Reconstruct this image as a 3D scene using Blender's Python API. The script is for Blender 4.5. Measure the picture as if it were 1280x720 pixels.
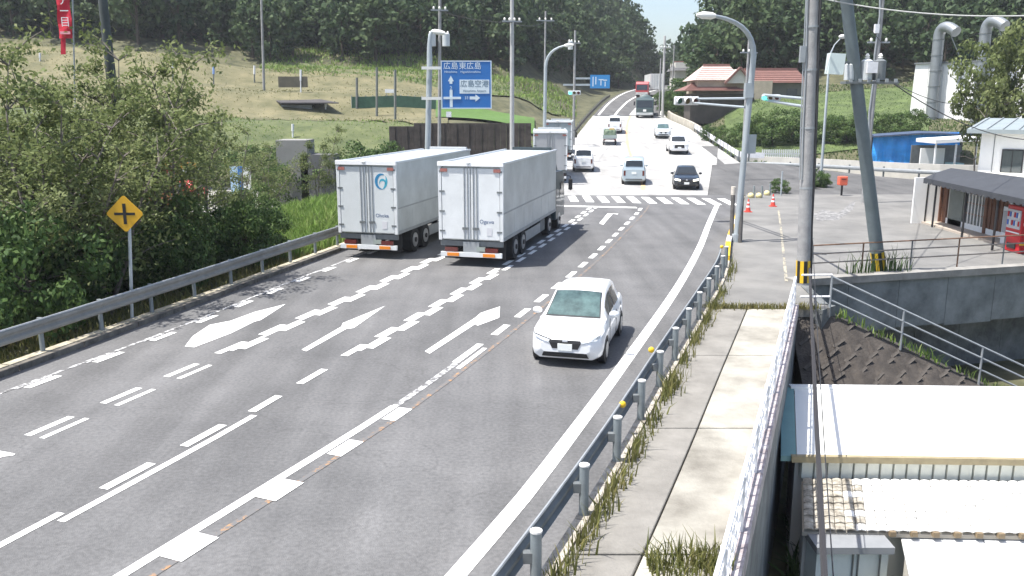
import bpy, math, random
import numpy as np
from mathutils import Vector, Matrix
R = math.radians
scene = bpy.context.scene
col = scene.collection
for o in list(bpy.data.objects):
    bpy.data.objects.remove(o)

# ---------------------------------------------------------------- camera
FPX, CAM_H, HORIZON = 1080.0, 6.0, 129.0            # focal length and horizon in photograph pixels
PITCH = math.atan((360 - HORIZON) / FPX)
cd = bpy.data.cameras.new('Camera')
cd.sensor_width = 36.0
cd.lens = 36.0 * FPX / 1280.0
cd.clip_start, cd.clip_end = 0.3, 6000
cam = bpy.data.objects.new('Camera', cd)
col.objects.link(cam)
cam.location = (0, 0, CAM_H)
cam.rotation_euler = (math.pi / 2 - PITCH, 0, 0)
scene.camera = cam

# ---------------------------------------------------------------- sky, sun, exposure
SUN_EL = R(67)
SUN_H = Vector((-0.95, -0.27)).normalized()
TO_SUN = Vector((SUN_H.x * math.cos(SUN_EL), SUN_H.y * math.cos(SUN_EL), math.sin(SUN_EL)))
w = bpy.data.worlds.new('World')
scene.world = w
w.use_nodes = True
nt = w.node_tree
nt.nodes.clear()
out = nt.nodes.new('ShaderNodeOutputWorld')
bg = nt.nodes.new('ShaderNodeBackground')
sky = nt.nodes.new('ShaderNodeTexSky')
sky.sky_type = 'NISHITA'
sky.sun_disc = False
sky.sun_elevation = SUN_EL
sky.sun_rotation = math.atan2(SUN_H.x, SUN_H.y)
sky.air_density, sky.dust_density, sky.ozone_density = 1.0, 2.5, 1.0
nt.links.new(sky.outputs[0], bg.inputs[0])
bg.inputs[1].default_value = 0.12
nt.links.new(bg.outputs[0], out.inputs[0])
sd = bpy.data.lights.new('Sun', 'SUN')
sd.energy = 4.2
sd.angle = R(0.5)
sd.color = (1.0, 0.965, 0.91)
sun = bpy.data.objects.new('Sun', sd)
col.objects.link(sun)
sun.rotation_euler = (-TO_SUN).to_track_quat('-Z', 'Y').to_euler()
sun.location = (0, 0, 60)
scene.view_settings.view_transform = 'Standard'
scene.view_settings.look = 'None'
scene.view_settings.exposure = 1.0
scene.view_settings.gamma = 1.0

# ---------------------------------------------------------------- picture <-> place
CP, SP = math.cos(PITCH), math.sin(PITCH)
def ray(u, v):
    x, y = (u - 640) / FPX, (360 - v) / FPX
    return (x, CP + y * SP, -SP + y * CP)
def gz(u, v, z=0.0):                 # point on the level z
    d = ray(u, v); t = (z - CAM_H) / d[2]
    return Vector((d[0] * t, d[1] * t, z))
def at(u, v, Y):                     # point at distance Y
    d = ray(u, v); t = Y / d[1]
    return Vector((d[0] * t, Y, CAM_H + d[2] * t))
def zat(v, Y):
    return at(640, v, Y).z
class Curve1:                        # smooth monotone interpolation
    def __init__(s, pts):
        s.x = np.array([p[0] for p in pts], float); s.y = np.array([p[1] for p in pts], float)
        h = np.diff(s.x); d = np.diff(s.y) / h
        m = np.zeros(len(s.x)); m[0], m[-1] = d[0], d[-1]
        m[1:-1] = (d[:-1] * h[1:] + d[1:] * h[:-1]) / (h[1:] + h[:-1])
        s.m = m
    def __call__(s, q):
        q = np.asarray(q, float)
        i = np.clip(np.searchsorted(s.x, q) - 1, 0, len(s.x) - 2)
        h = s.x[i + 1] - s.x[i]; t = (q - s.x[i]) / h
        tc = np.clip(t, 0, 1)
        r = ((1 + 2 * tc) * (1 - tc) ** 2 * s.y[i] + tc * (1 - tc) ** 2 * h * s.m[i]
             + tc * tc * (3 - 2 * tc) * s.y[i + 1] + tc * tc * (tc - 1) * h * s.m[i + 1])
        r = r + np.where(t < 0, (q - s.x[0]) * s.m[0], 0) + np.where(t > 1, (q - s.x[-1]) * s.m[-1], 0)
        return float(r) if r.ndim == 0 else r
def sstep(a, b, x):
    t = np.clip((x - a) / (b - a), 0, 1)
    return t * t * (3 - 2 * t)

# ---------------------------------------------------------------- materials
MATS = {}
def mat(name, c, rough=0.6, metal=0.0, var=0.0, scale=3.0, bump=0.0, bscale=None, c2=None, spec=0.5, coat=0.0, detail=6, emit=None):
    if name in MATS: return MATS[name]
    m = bpy.data.materials.new(name); m.use_nodes = True
    n = m.node_tree.nodes; L = m.node_tree.links
    b = n['Principled BSDF']
    b.inputs['Base Color'].default_value = (*c, 1)
    b.inputs['Roughness'].default_value = rough
    b.inputs['Metallic'].default_value = metal
    b.inputs['Specular IOR Level'].default_value = spec
    b.inputs['Coat Weight'].default_value = coat
    if emit:
        b.inputs['Emission Color'].default_value = (*emit[0], 1); b.inputs['Emission Strength'].default_value = emit[1]
    if var or c2 or bump:
        tc = n.new('ShaderNodeTexCoord')
    if var or c2:
        no = n.new('ShaderNodeTexNoise'); no.inputs['Scale'].default_value = scale; no.inputs['Detail'].default_value = detail
        no.inputs['Roughness'].default_value = 0.65
        L.new(tc.outputs['Object'], no.inputs['Vector'])
        r = n.new('ShaderNodeValToRGB')
        r.color_ramp.elements[0].position, r.color_ramp.elements[1].position = 0.3, 0.7
        a = c if not c2 else c
        d = c2 if c2 else c
        r.color_ramp.elements[0].color = (*[x * (1 - var) for x in a], 1)
        r.color_ramp.elements[1].color = (*[min(1, x * (1 + var)) for x in d], 1)
        L.new(no.outputs[0], r.inputs[0]); L.new(r.outputs[0], b.inputs['Base Color'])
    if bump:
        nb = n.new('ShaderNodeTexNoise'); nb.inputs['Scale'].default_value = bscale or scale * 4; nb.inputs['Detail'].default_value = 4
        L.new(tc.outputs['Object'], nb.inputs['Vector'])
        bp = n.new('ShaderNodeBump'); bp.inputs['Strength'].default_value = bump; bp.inputs['Distance'].default_value = 0.05
        L.new(nb.outputs[0], bp.inputs['Height']); L.new(bp.outputs[0], b.inputs['Normal'])
    MATS[name] = m
    return m

def foliage(name, cols, rough=0.55, transl=0.25, scale=0.5):
    if name in MATS: return MATS[name]
    m = bpy.data.materials.new(name); m.use_nodes = True
    n = m.node_tree.nodes; L = m.node_tree.links
    b = n['Principled BSDF']; b.inputs['Roughness'].default_value = rough; b.inputs['Specular IOR Level'].default_value = 0.12
    g = n.new('ShaderNodeNewGeometry'); oi = n.new('ShaderNodeObjectInfo')
    no = n.new('ShaderNodeTexNoise'); no.inputs['Scale'].default_value = scale; no.inputs['Detail'].default_value = 3
    L.new(g.outputs['Position'], no.inputs['Vector'])
    a1 = n.new('ShaderNodeMath'); a1.operation = 'MULTIPLY'; a1.inputs[1].default_value = 0.45
    a2 = n.new('ShaderNodeMath'); a2.operation = 'MULTIPLY_ADD'; a2.inputs[1].default_value = 0.35
    a3 = n.new('ShaderNodeMath'); a3.operation = 'MULTIPLY_ADD'; a3.inputs[1].default_value = 0.2
    L.new(no.outputs[0], a1.inputs[0])
    L.new(g.outputs['Random Per Island'], a2.inputs[0]); L.new(a1.outputs[0], a2.inputs[2])
    L.new(oi.outputs['Random'], a3.inputs[0]); L.new(a2.outputs[0], a3.inputs[2])
    r = n.new('ShaderNodeValToRGB')
    els = r.color_ramp.elements
    while len(els) < len(cols): els.new(0.5)
    for i, c in enumerate(cols):
        els[i].position = 0.22 + 0.56 * i / max(1, len(cols) - 1); els[i].color = (*c, 1)
    L.new(a3.outputs[0], r.inputs[0]); L.new(r.outputs[0], b.inputs['Base Color'])
    t = n.new('ShaderNodeBsdfTranslucent'); mx = n.new('ShaderNodeMixShader'); mx.inputs[0].default_value = transl
    L.new(r.outputs[0], t.inputs[0]); L.new(b.outputs[0], mx.inputs[1]); L.new(t.outputs[0], mx.inputs[2])
    L.new(mx.outputs[0], n['Material Output'].inputs[0])
    MATS[name] = m
    return m

# ---------------------------------------------------------------- objects
def tag(o, label=None, cat=None, group=None, kind=None):
    if label: o['label'] = label
    if cat: o['category'] = cat
    if group: o['group'] = group
    if kind: o['kind'] = kind
    return o
def thing(name, label, cat, loc=(0, 0, 0), rz=0.0, group=None):
    o = bpy.data.objects.new(name, None); col.objects.link(o)
    o.empty_display_size = 0.3
    o.location = loc; o.rotation_euler = (0, 0, rz)
    return tag(o, label, cat, group)
def link_mesh(name, me, m=None, parent=None):
    o = bpy.data.objects.new(name, me); col.objects.link(o)
    if m and not me.materials: me.materials.append(m)
    if parent: o.parent = parent
    return o
def np_mesh(name, V, F, smooth=False):
    V = np.asarray(V, np.float32).reshape(-1, 3); F = np.asarray(F, np.int32)
    k = F.shape[1]
    me = bpy.data.meshes.new(name)
    me.vertices.add(len(V)); me.vertices.foreach_set('co', V.ravel())
    me.loops.add(F.size); me.loops.foreach_set('vertex_index', F.ravel())
    me.polygons.add(len(F))
    me.polygons.foreach_set('loop_start', np.arange(0, F.size, k, dtype=np.int32))
    try: me.polygons.foreach_set('loop_total', np.full(len(F), k, np.int32))
    except Exception: pass
    if smooth: me.polygons.foreach_set('use_smooth', np.ones(len(F), bool))
    me.update(calc_edges=True); me.validate()
    return me
class MB:
    def __init__(s): s.v = []; s.f = []
    def add(s, vs, fs):
        n = len(s.v); s.v += [tuple(p) for p in vs]; s.f += [tuple(i + n for i in q) for q in fs]; return s
    def box(s, c, d, rz=0.0, rx=0.0, ry=0.0):
        M = Matrix.Rotation(rz, 3, 'Z') @ Matrix.Rotation(ry, 3, 'Y') @ Matrix.Rotation(rx, 3, 'X')
        c = Vector(c); h = Vector(d) / 2
        P = [c + M @ Vector((sx * h.x, sy * h.y, sz * h.z)) for sx in (-1, 1) for sy in (-1, 1) for sz in (-1, 1)]
        return s.add(P, [(0, 1, 3, 2), (4, 6, 7, 5), (0, 4, 5, 1), (2, 3, 7, 6), (0, 2, 6, 4), (1, 5, 7, 3)])
    def bar(s, p, q, w, h, up=(0, 0, 1)):             # rectangular bar from p to q
        p, q = Vector(p), Vector(q); d = (q - p).normalized(); u = Vector(up)
        if abs(d.dot(u)) > 0.98: u = Vector((0, 1, 0))
        r = d.cross(u).normalized(); u = r.cross(d)
        P = [b + r * a * w / 2 + u * e * h / 2 for b in (p, q) for a, e in ((-1, -1), (1, -1), (1, 1), (-1, 1))]
        return s.add(P, [(3, 2, 1, 0), (4, 5, 6, 7), (0, 1, 5, 4), (1, 2, 6, 5), (2, 3, 7, 6), (3, 0, 4, 7)])
    def tube(s, path, r, n=8, cap=True):
        path = [Vector(p) for p in path]; m = len(path)
        rs = r if isinstance(r, (list, tuple)) else [r] * m
        prev = None; P = []
        for i, p in enumerate(path):
            d = (path[min(i + 1, m - 1)] - path[max(i - 1, 0)])
            d = d.normalized() if d.length > 1e-9 else Vector((0, 0, 1))
            if prev is None:
                a = d.cross(Vector((0, 0, 1)))
                if a.length < 1e-3: a = Vector((1, 0, 0))
                a.normalize()
            else:
                a = prev - d * prev.dot(d)
                a = a.normalized() if a.length > 1e-6 else Vector((1, 0, 0))
            prev = a; b = d.cross(a)
            P += [p + (a * math.cos(2 * math.pi * k / n) + b * math.sin(2 * math.pi * k / n)) * rs[i] for k in range(n)]
        F = [(i * n + k, i * n + (k + 1) % n, (i + 1) * n + (k + 1) % n, (i + 1) * n + k) for i in range(m - 1) for k in range(n)]
        if cap: F += [tuple(range(n - 1, -1, -1)), tuple((m - 1) * n + k for k in range(n))]
        return s.add(P, F)
    def prism(s, poly, e):                            # polygon (3-D points) swept by vector e
        n = len(poly); e = Vector(e); A = [Vector(p) for p in poly]; B = [p + e for p in A]
        return s.add(A + B, [tuple(range(n - 1, -1, -1)), tuple(range(n, 2 * n))] + [(i, (i + 1) % n, n + (i + 1) % n, n + i) for i in range(n)])
    def grid(s, rows):                                # rows of points -> quads
        m, n = len(rows), len(rows[0])
        return s.add([p for r_ in rows for p in r_], [(i * n + j, i * n + j + 1, (i + 1) * n + j + 1, (i + 1) * n + j) for i in range(m - 1) for j in range(n - 1)])
    def sheet(s, rows, th):                           # rows of points with a thickness vector
        m, n = len(rows), len(rows[0]); th = Vector(th)
        A = [Vector(p) for r_ in rows for p in r_]; B = [p + th for p in A]; N = len(A)
        F = []
        for i in range(m - 1):
            for j in range(n - 1):
                a, b, c, d = i * n + j, i * n + j + 1, (i + 1) * n + j + 1, (i + 1) * n + j
                F += [(a, b, c, d), (N + d, N + c, N + b, N + a)]
        ring = [j for j in range(n)] + [i * n + n - 1 for i in range(1, m)] + [(m - 1) * n + j for j in range(n - 2, -1, -1)] + [i * n for i in range(m - 2, 0, -1)]
        k = len(ring)
        F += [(ring[(i + 1) % k], ring[i], N + ring[i], N + ring[(i + 1) % k]) for i in range(k)]
        return s.add(A + B, F)
    def ball(s, c, r, n=8, m=6):
        c = Vector(c); rr = r if isinstance(r, (tuple, list)) else (r, r, r)
        P = [c + Vector((rr[0] * math.sin(math.pi * i / m) * math.cos(2 * math.pi * k / n), rr[1] * math.sin(math.pi * i / m) * math.sin(2 * math.pi * k / n), rr[2] * math.cos(math.pi * i / m))) for i in range(m + 1) for k in range(n)]
        return s.add(P, [(i * n + k, (i + 1) * n + k, (i + 1) * n + (k + 1) % n, i * n + (k + 1) % n) for i in range(m) for k in range(n)])
    def mesh(s, name, smooth=False, org=None):
        me = bpy.data.meshes.new(name)
        v = s.v if org is None else [(p[0] - org[0], p[1] - org[1], p[2] - org[2]) for p in s.v]
        me.from_pydata(v, [], s.f); me.validate()
        if smooth:
            me.polygons.foreach_set('use_smooth', [True] * len(me.polygons))
            if hasattr(me, 'set_sharp_from_angle'): me.set_sharp_from_angle(angle=R(38))
        me.update()
        return me
    def build(s, name, m, parent=None, smooth=False, world=True):
        org = None
        if parent is not None and world:
            org = Vector(parent.location)
            if parent.parent: org = org + Vector(parent.parent.location)
            if abs(parent.rotation_euler.z) > 1e-6: raise RuntimeError(name)
        return link_mesh(name, s.mesh(name, smooth, org), m, parent)
    def solo(s, name, m, label, cat, group=None, kind=None, smooth=False):   # a top-level mesh, origin at its base
        a = np.array(s.v); lo, hi = a.min(0), a.max(0)
        org = Vector(((lo[0] + hi[0]) / 2, (lo[1] + hi[1]) / 2, lo[2]))
        o = link_mesh(name, s.mesh(name, smooth, org), m); o.location = org
        return tag(o, label, cat, group, kind)
def bevel(o, w=0.02, seg=2):
    md = o.modifiers.new('bevel', 'BEVEL'); md.width = w; md.segments = seg; md.limit_method = 'ANGLE'
    return o
def copy_tree(o, parent=None):
    c = o.copy(); col.objects.link(c); c.parent = parent
    for ch in o.children: copy_tree(ch, c)
    return c
def text_mesh(name, s, size, m, parent=None, loc=(0, 0, 0), rot=(0, 0, 0), align='CENTER', extrude=0.002, sx=1.0):
    cu = bpy.data.curves.new(name, 'FONT'); cu.body = s; cu.size = size; cu.extrude = extrude
    cu.align_x = align; cu.align_y = 'CENTER'; cu.resolution_u = 3
    t = bpy.data.objects.new('tmp_text', cu); col.objects.link(t)
    dg = bpy.context.evaluated_depsgraph_get()
    me = bpy.data.meshes.new_from_object(t.evaluated_get(dg))
    bpy.data.objects.remove(t)
    me.name = name
    o = link_mesh(name, me, m, parent)
    o.location = loc; o.rotation_euler = rot; o.scale = (sx, 1, 1)
    return o

# ---------------------------------------------------------------- the lie of the land
zr = Curve1([(0, 0), (30, 0), (45, 0), (60, .12), (70, .4), (88, 1.3), (100, 2.2), (120, 3.9), (135, 5.0), (160, 6.6), (200, 8.7), (260, 11.2), (400, 15)])
centre = Curve1([(2, -8.6), (7, -6.4), (10.2, -5.05), (13, -3.85), (16.5, -2.4), (20.2, -1.1), (24.2, .2), (33.3, 3.0), (41, 5.1), (49.7, 7.4), (62, 9.7), (75, 11.0), (90, 12.3), (100, 13.4), (122, 16.6), (135, 19.2), (160, 24.8), (200, 37), (260, 60)])
lane2 = Curve1([(3, -9.9), (10.9, -7.0), (13.1, -6.2), (15, -5.52), (18.6, -4.4), (20.7, -3.75), (23.5, -2.85), (29, -1.15), (30.8, -.58), (42.2, 2.6), (49.5, 4.5)])
lane1 = Curve1([(3, -13), (15.1, -8.85), (17.2, -8.15), (19.2, -7.45), (20.9, -6.85), (23.3, -6.1), (26.6, -5.05), (31.9, -3.5), (40, -1.1), (49.5, 1.5)])
edge_l = Curve1([(3, -15), (10, -12.9), (17.4, -10.7), (19.5, -10.05), (21.6, -9.4), (25.2, -8.45), (29.1, -7.5), (31.1, -6.95), (40, -4.6), (49, -2.4)])
edge_r = Curve1([(3, -3.4), (10.2, -.72), (12.2, .08), (15.2, 1.15), (19.7, 2.7), (28.1, 5.5), (36.2, 7.95), (43.6, 10.0), (51.7, 12.3)])
kerb_l = Curve1([(2, -16), (10, -13.9), (20.1, -11.05), (22.06, -10.55), (26.3, -9.45), (32.2, -8.0), (36, -7.05), (45, -5.2), (52, -3.9), (60, -2), (70, 1.2), (80, 3.8), (101, 7.4), (122, 11), (160, 17.6), (200, 26), (260, 44)])
rail_r = Curve1([(3, -2.5), (8.9, -.18), (11.08, .66), (13.66, 1.61), (17.94, 3.11), (24.55, 5.46), (29.1, 7.04), (37, 9.2), (44, 11.3), (50, 13.0), (56, 14.8)])
kerb_r = lambda y: rail_r(y) + 0.10
walk_r = Curve1([(3, .05), (10.2, 2.75), (16, 4.92), (26.8, 8.95)])
road_r = Curve1([(56, 14.9), (62, 16.6), (68, 18), (75, 20), (85, 21), (95, 21.5), (108, 21.9), (122, 21.4), (135, 23.6), (160, 29.4), (200, 42), (260, 65)])
def wall_y(x): return 29.0 + .28 * (x - 10)          # top edge of the stream wall
def G(x, y):                                          # paved level
    x = np.asarray(x, float); y = np.asarray(y, float)
    xc = centre(np.clip(y, 2, 300))
    return zr(np.clip(y, 0, 400)) * (1 - sstep(xc + 9, xc + 24, x))
#            u     near-edge Y, z     wood-edge Y, v      ridge Y, skyline v
SECT = [(-300, 72, -.9, 128, 48, 230, -75), (0, 72, -.9, 128, 50, 230, -75), (200, 72, -.9, 130, 58, 235, -70), (320, 74, -.9, 134, 75, 235, -60), (500, 76, -.9, 138, 77, 235, -60),
        (560, 78, -.6, 140, 83, 240, -55), (640, 82, -.2, 148, 91, 250, -45), (700, 90, .8, 168, 99, 270, -32), (740, 110, 3.0, 205, 109, 290, -16), (767, 125, 4.2, 212, 110, 300, 0), (790, 125, 4.5, 216, 110, 310, 5),
        (812, 120, 4.0, 214, 109, 320, 10), (832, 115, 3.2, 205, 108, 330, 17), (855, 100, 1.8, 180, 105, 330, 19), (878, 88, .6, 140, 101, 330, 27), (888, 82, .3, 132, 101, 215, 16), (898, 80, .1, 128, 101, 215, -4),
        (925, 79, 0, 126, 102, 220, -50), (1000, 79, 0, 124, 103, 220, -70), (1150, 72, 0, 118, 100, 220, -75), (1300, 70, 0, 112, 95, 215, -80), (1700, 70, 0, 112, 95, 215, -80)]
SU = np.array([s[0] for s in SECT], float)
def sect(u, k): return np.interp(u, SU, np.array([s[k] for s in SECT], float))
def zline(v, Y):                                      # height seen at picture row v and distance Y
    yc = (360 - v) / FPX
    return CAM_H + Y * (-SP + yc * CP) / (CP + yc * SP)
TREE_H = 10.0
def land(x, y, paved=True):
    x = np.asarray(x, float); y = np.asarray(y, float)
    ys = np.maximum(y, 8.0)
    u = 640 + FPX * x / (ys * 0.985)
    u = np.clip(u, -300, 1700)
    n, zn = sect(u, 1), sect(u, 2); f, vf = sect(u, 3), sect(u, 4); r, vr = sect(u, 5), sect(u, 6)
    zf = zline(vf, f); zR = zline(vr, r) - TREE_H
    # gently stepped fields below the wood on the left
    t = np.clip((ys - n) / (f - n), 0, 1)
    step = t + 0.035 * np.sin(t * math.pi * 2 * 4) * (u < 700)
    z = zn + (zf - zn) * step
    t2 = np.clip((ys - f) / (r - f), 0, 1)
    z = z + (zR - zf) * (t2 * (1.35 - .35 * t2))
    z = np.where(ys > r, zR - (ys - r) * 0.1, z)
    z = z + 0.12 * np.sin(x * .31 + 1) * np.sin(y * .23) * (ys > 60)
    # near left: bank down from the road
    kl = kerb_l(np.clip(ys, 2, 260))
    left = (x < kl)
    bank = -0.15 - 1.0 * sstep(1.2, 6.0, kl - x)
    grass = 0.55 * sstep(36, 44, ys) * (1 - sstep(56, 66, ys)) * sstep(.8, 3.5, kl - x) * (1 - sstep(8, 12, kl - x))
    nearl = 1 - sstep(60, 74, ys)
    z = np.where(left, nearl * (bank + grass * 1.6) + (1 - nearl) * z, z)
    # the road corridor
    rr = np.where(ys < 56, rail_r(np.clip(ys, 2, 56)), road_r(np.clip(ys, 56, 260)))
    out_ = np.maximum(kl - x, x - rr)
    corr = 1 - sstep(1.0, 9.0, out_)
    corr = np.where(left & (ys < 62), (out_ < 0) * 1.0, corr)
    z = corr * (G(x, ys) - 0.16) + (1 - corr) * z
    # right: apron, side road and yard are level
    flat = (x > rr - 1) & (ys < 84)
    k = np.where(flat, 1 - sstep(74, 84, ys), 0) * np.where(x > rr + 1.5, 1, 1)
    z = np.where(flat, k * (G(x, ys) - 0.16) + (1 - k) * z, z)
    # stream bed and low yard
    low = (x > walk_r(np.clip(ys, 3, 30)) - 0.5) & (ys < wall_y(x) + 2.6) & (x < 60)
    low = low | ((x > walk_r(np.clip(ys, 3, 30)) - .5) & (y < 8) & (x < 60))
    z = np.where(low, -4.2, z)
    z = np.where((y < 8) & ~low, np.where(x > walk_r(3.0) + .3, -4.2, np.where(x < kl, -1.1, -0.16)), z)
    return z
def hit(u, v, y0=40, y1=320):
    """where the line of sight meets the land"""
    Y = y0
    while Y < y1:
        p = at(u, v, Y)
        if p.z <= float(land(p.x, Y)): return p
        Y += .5
    return at(u, v, y1)
def axis(parts):
    a = []
    for lo, hi, d in parts: a += list(np.arange(lo, hi - 1e-6, d))
    return np.array(a + [parts[-1][1]])
gx = axis([(-2500, -600, 300), (-600, -200, 50), (-200, -60, 6), (-60, -20, 2), (-20, 28, .6), (28, 60, 2), (60, 200, 6), (200, 600, 50), (600, 2500, 300)])
gy = axis([(-400, -20, 60), (-20, 0, 4), (0, 62, .8), (62, 150, 2), (150, 350, 5), (350, 700, 50), (700, 3000, 300)])
GX, GY = np.meshgrid(gx, gy)
GZ = land(GX, GY)
V = np.stack([GX, GY, GZ], -1).reshape(-1, 3)
nx_, ny_ = len(gx), len(gy)
ii, jj = np.meshgrid(np.arange(ny_ - 1), np.arange(nx_ - 1), indexing='ij')
a = (ii * nx_ + jj).ravel()
F = np.stack([a, a + 1, a + nx_ + 1, a + nx_], 1)
ground = link_mesh('ground', np_mesh('ground', V, F, True), mat('m_ground', (.045, .055, .022), .95, var=.35, scale=.6, c2=(.10, .095, .05), bump=.5, bscale=6))
tag(ground, 'rough earth and grass ground spreading from the road to the wooded hills', 'ground', kind='structure')

def drape(name, m, us, Ys, dz, label, cat='field', jag=0.0):
    rows = []
    rng = random.Random(len(name) + int(us[0]))
    for i in range(len(Ys)):
        r_ = []
        for j in range(len(us)):
            Y = Ys[i] + (rng.uniform(-jag, jag) if i in (0, len(Ys) - 1) else 0); x = (us[j] - 640) / FPX * Y * .985
            r_.append((x, Y, float(land(x, Y)) + dz))
        rows.append(r_)
    o = MB().grid(rows).build(name, m)
    return tag(o, label, cat, kind='structure')
lin = lambda a, b, n: [a + (b - a) * i / (n - 1) for i in range(n)]
M_dry = mat('m_dry_grass', (.105, .108, .048), .95, var=.22, scale=.35, c2=(.160, .142, .078), bump=.6, bscale=5)
M_mow = mat('m_mown_grass', (.066, .094, .032), .95, var=.3, scale=.5, c2=(.10, .112, .045), bump=.6, bscale=5)
M_paddy = mat('m_paddy', (.075, .145, .028), .9, var=.15, scale=1.5, bump=.6, bscale=8)
drape('field', M_dry, lin(-60, 560, 60), lin(96, 127, 16), .22, 'dry tan grass terrace below the wood on the left', jag=1.2)
drape('field', M_mow, lin(330, 700, 40), lin(122, 133, 6), .22, 'green grass margin along the foot of the wood', jag=.8)
drape('field', M_mow, lin(-60, 690, 70), lin(80, 96, 10), .2, 'green terrace between the parking lot and the dry field', jag=.8)
_ya, _yb = hit(600, 153).y, hit(600, 139).y
drape('paddy', M_paddy, lin(545, 668, 14), lin(_ya, _yb, 8), .32, 'bright green rice paddy under the blue direction sign')

drape('grass_bank', mat('m_bank_green', (.055, .085, .024), .95, var=.3, scale=.5, c2=(.085, .118, .036), bump=.5, bscale=4), lin(905, 1160, 26), lin(84, 114, 16), .12, 'bright green grass slope below the red roofed houses')

# ---------------------------------------------------------------- paving
def strip(name, m, ys, xl, xr, dz, nx=10, lab=None, cat=None, kind='structure', parent=None, gfun=G):
    rows = []
    for y in ys:
        a_, b_ = xl(y), xr(y)
        rows.append([(a_ + (b_ - a_) * j / nx, y, float(gfun(a_ + (b_ - a_) * j / nx, y)) + dz) for j in range(nx + 1)])
    o = MB().grid(rows).build(name, m, parent)
    if lab: tag(o, lab, cat, kind=kind)
    return o
def asphalt(name, c, c2, speck=.35):
    m = mat(name, c, .82, var=.12, scale=.35, c2=c2, bump=.35, bscale=60, spec=.35)
    n = m.node_tree.nodes; L = m.node_tree.links; b = n['Principled BSDF']
    src = b.inputs['Base Color'].links[0].from_socket
    tc = n.new('ShaderNodeTexCoord')
    # fine aggregate
    n1 = n.new('ShaderNodeTexNoise'); n1.inputs['Scale'].default_value = 14; n1.inputs['Detail'].default_value = 5
    L.new(tc.outputs['Object'], n1.inputs[0])
    mr = n.new('ShaderNodeMapRange'); mr.inputs[1].default_value = .3; mr.inputs[2].default_value = .75; mr.inputs[3].default_value = 1 - speck; mr.inputs[4].default_value = 1 + speck
    L.new(n1.outputs[0], mr.inputs[0])
    # stains drawn out along the lanes
    mp = n.new('ShaderNodeMapping'); mp.inputs['Rotation'].default_value = (0, 0, R(17)); mp.inputs['Scale'].default_value = (1.1, .07, 1)
    L.new(tc.outputs['Object'], mp.inputs[0])
    n2 = n.new('ShaderNodeTexNoise'); n2.inputs['Scale'].default_value = 1.0; n2.inputs['Detail'].default_value = 5
    L.new(mp.outputs[0], n2.inputs[0])
    m2 = n.new('ShaderNodeMapRange'); m2.inputs[1].default_value = .3; m2.inputs[2].default_value = .7; m2.inputs[3].default_value = .80; m2.inputs[4].default_value = 1.2
    L.new(n2.outputs[0], m2.inputs[0])
    # cracks
    vo = n.new('ShaderNodeTexVoronoi'); vo.feature = 'DISTANCE_TO_EDGE'; vo.inputs['Scale'].default_value = .22
    nd = n.new('ShaderNodeTexNoise'); nd.inputs['Scale'].default_value = 1.3; nd.inputs['Detail'].default_value = 4
    L.new(tc.outputs['Object'], nd.inputs[0])
    va = n.new('ShaderNodeVectorMath'); va.operation = 'MULTIPLY_ADD'; va.inputs[1].default_value = (1.6, 1.6, 0)
    L.new(nd.outputs[1], va.inputs[0]); L.new(tc.outputs['Object'], va.inputs[2]); L.new(va.outputs[0], vo.inputs['Vector'])
    m3 = n.new('ShaderNodeMapRange'); m3.inputs[1].default_value = 0; m3.inputs[2].default_value = .006; m3.inputs[3].default_value = .86; m3.inputs[4].default_value = 1
    L.new(vo.outputs['Distance'], m3.inputs[0])
    p1 = n.new('ShaderNodeMath'); p1.operation = 'MULTIPLY'; p2 = n.new('ShaderNodeMath'); p2.operation = 'MULTIPLY'
    L.new(mr.outputs[0], p1.inputs[0]); L.new(m2.outputs[0], p1.inputs[1]); L.new(p1.outputs[0], p2.inputs[0]); L.new(m3.outputs[0], p2.inputs[1])
    mx = n.new('ShaderNodeVectorMath'); mx.operation = 'SCALE'
    L.new(src, mx.inputs[0]); L.new(p2.outputs[0], mx.inputs['Scale']); L.new(mx.outputs[0], b.inputs['Base Color'])
    return m
M_asph = asphalt('m_asphalt', (.118, .118, .119), (.138, .137, .137), .2)
M_asph2 = asphalt('m_asphalt_side', (.098, .098, .097), (.120, .118, .116), .2)
M_pale = asphalt('m_pale_paving', (.31, .305, .295), (.40, .395, .38), .12)
M_conc = mat('m_concrete', (.34, .325, .295), .85, var=.18, scale=1.2, c2=(.42, .41, .38), bump=.25, bscale=25)
M_conc_pale = mat('m_concrete_pale', (.185, .172, .145), .85, var=.12, scale=.55, c2=(.40, .385, .335), bump=.25, bscale=25)
M_conc_grey = mat('m_concrete_grey', (.185, .176, .158), .88, var=.12, scale=1.6, c2=(.225, .215, .195), bump=.3, bscale=30)
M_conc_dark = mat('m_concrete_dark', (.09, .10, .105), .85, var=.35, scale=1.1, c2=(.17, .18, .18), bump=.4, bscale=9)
def apron_xr(y):
    if y < 25.2: return 9.35
    if y < 28.9: return 9.35 + .65 * (y - 25.2) / 3.7
    return min(10.0 + (y - 29) / .28 + .0, 60)
road = strip('road', M_asph, lin(0, 57, 58), lambda y: kerb_l(max(y, 2)), lambda y: kerb_r(max(y, 3)), 0, 12, 'grey asphalt main road with four lanes in front of the crossing', 'road')
far_y = lin(57, 125, 46)
pale = strip('road', M_pale, far_y, lambda y: kerb_l(y), lambda y: min(road_r(y), 12.9 + (y - 57) * .24 if y < 78 else road_r(y)) , 0.0, 12, 'very pale paved stretch of main road beyond the crossing', 'road')
farr = strip('road', M_asph2, lin(125, 262, 60), lambda y: kerb_l(y), lambda y: road_r(y), 0, 10, 'far grey stretch of main road climbing toward the wood', 'road')
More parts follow.
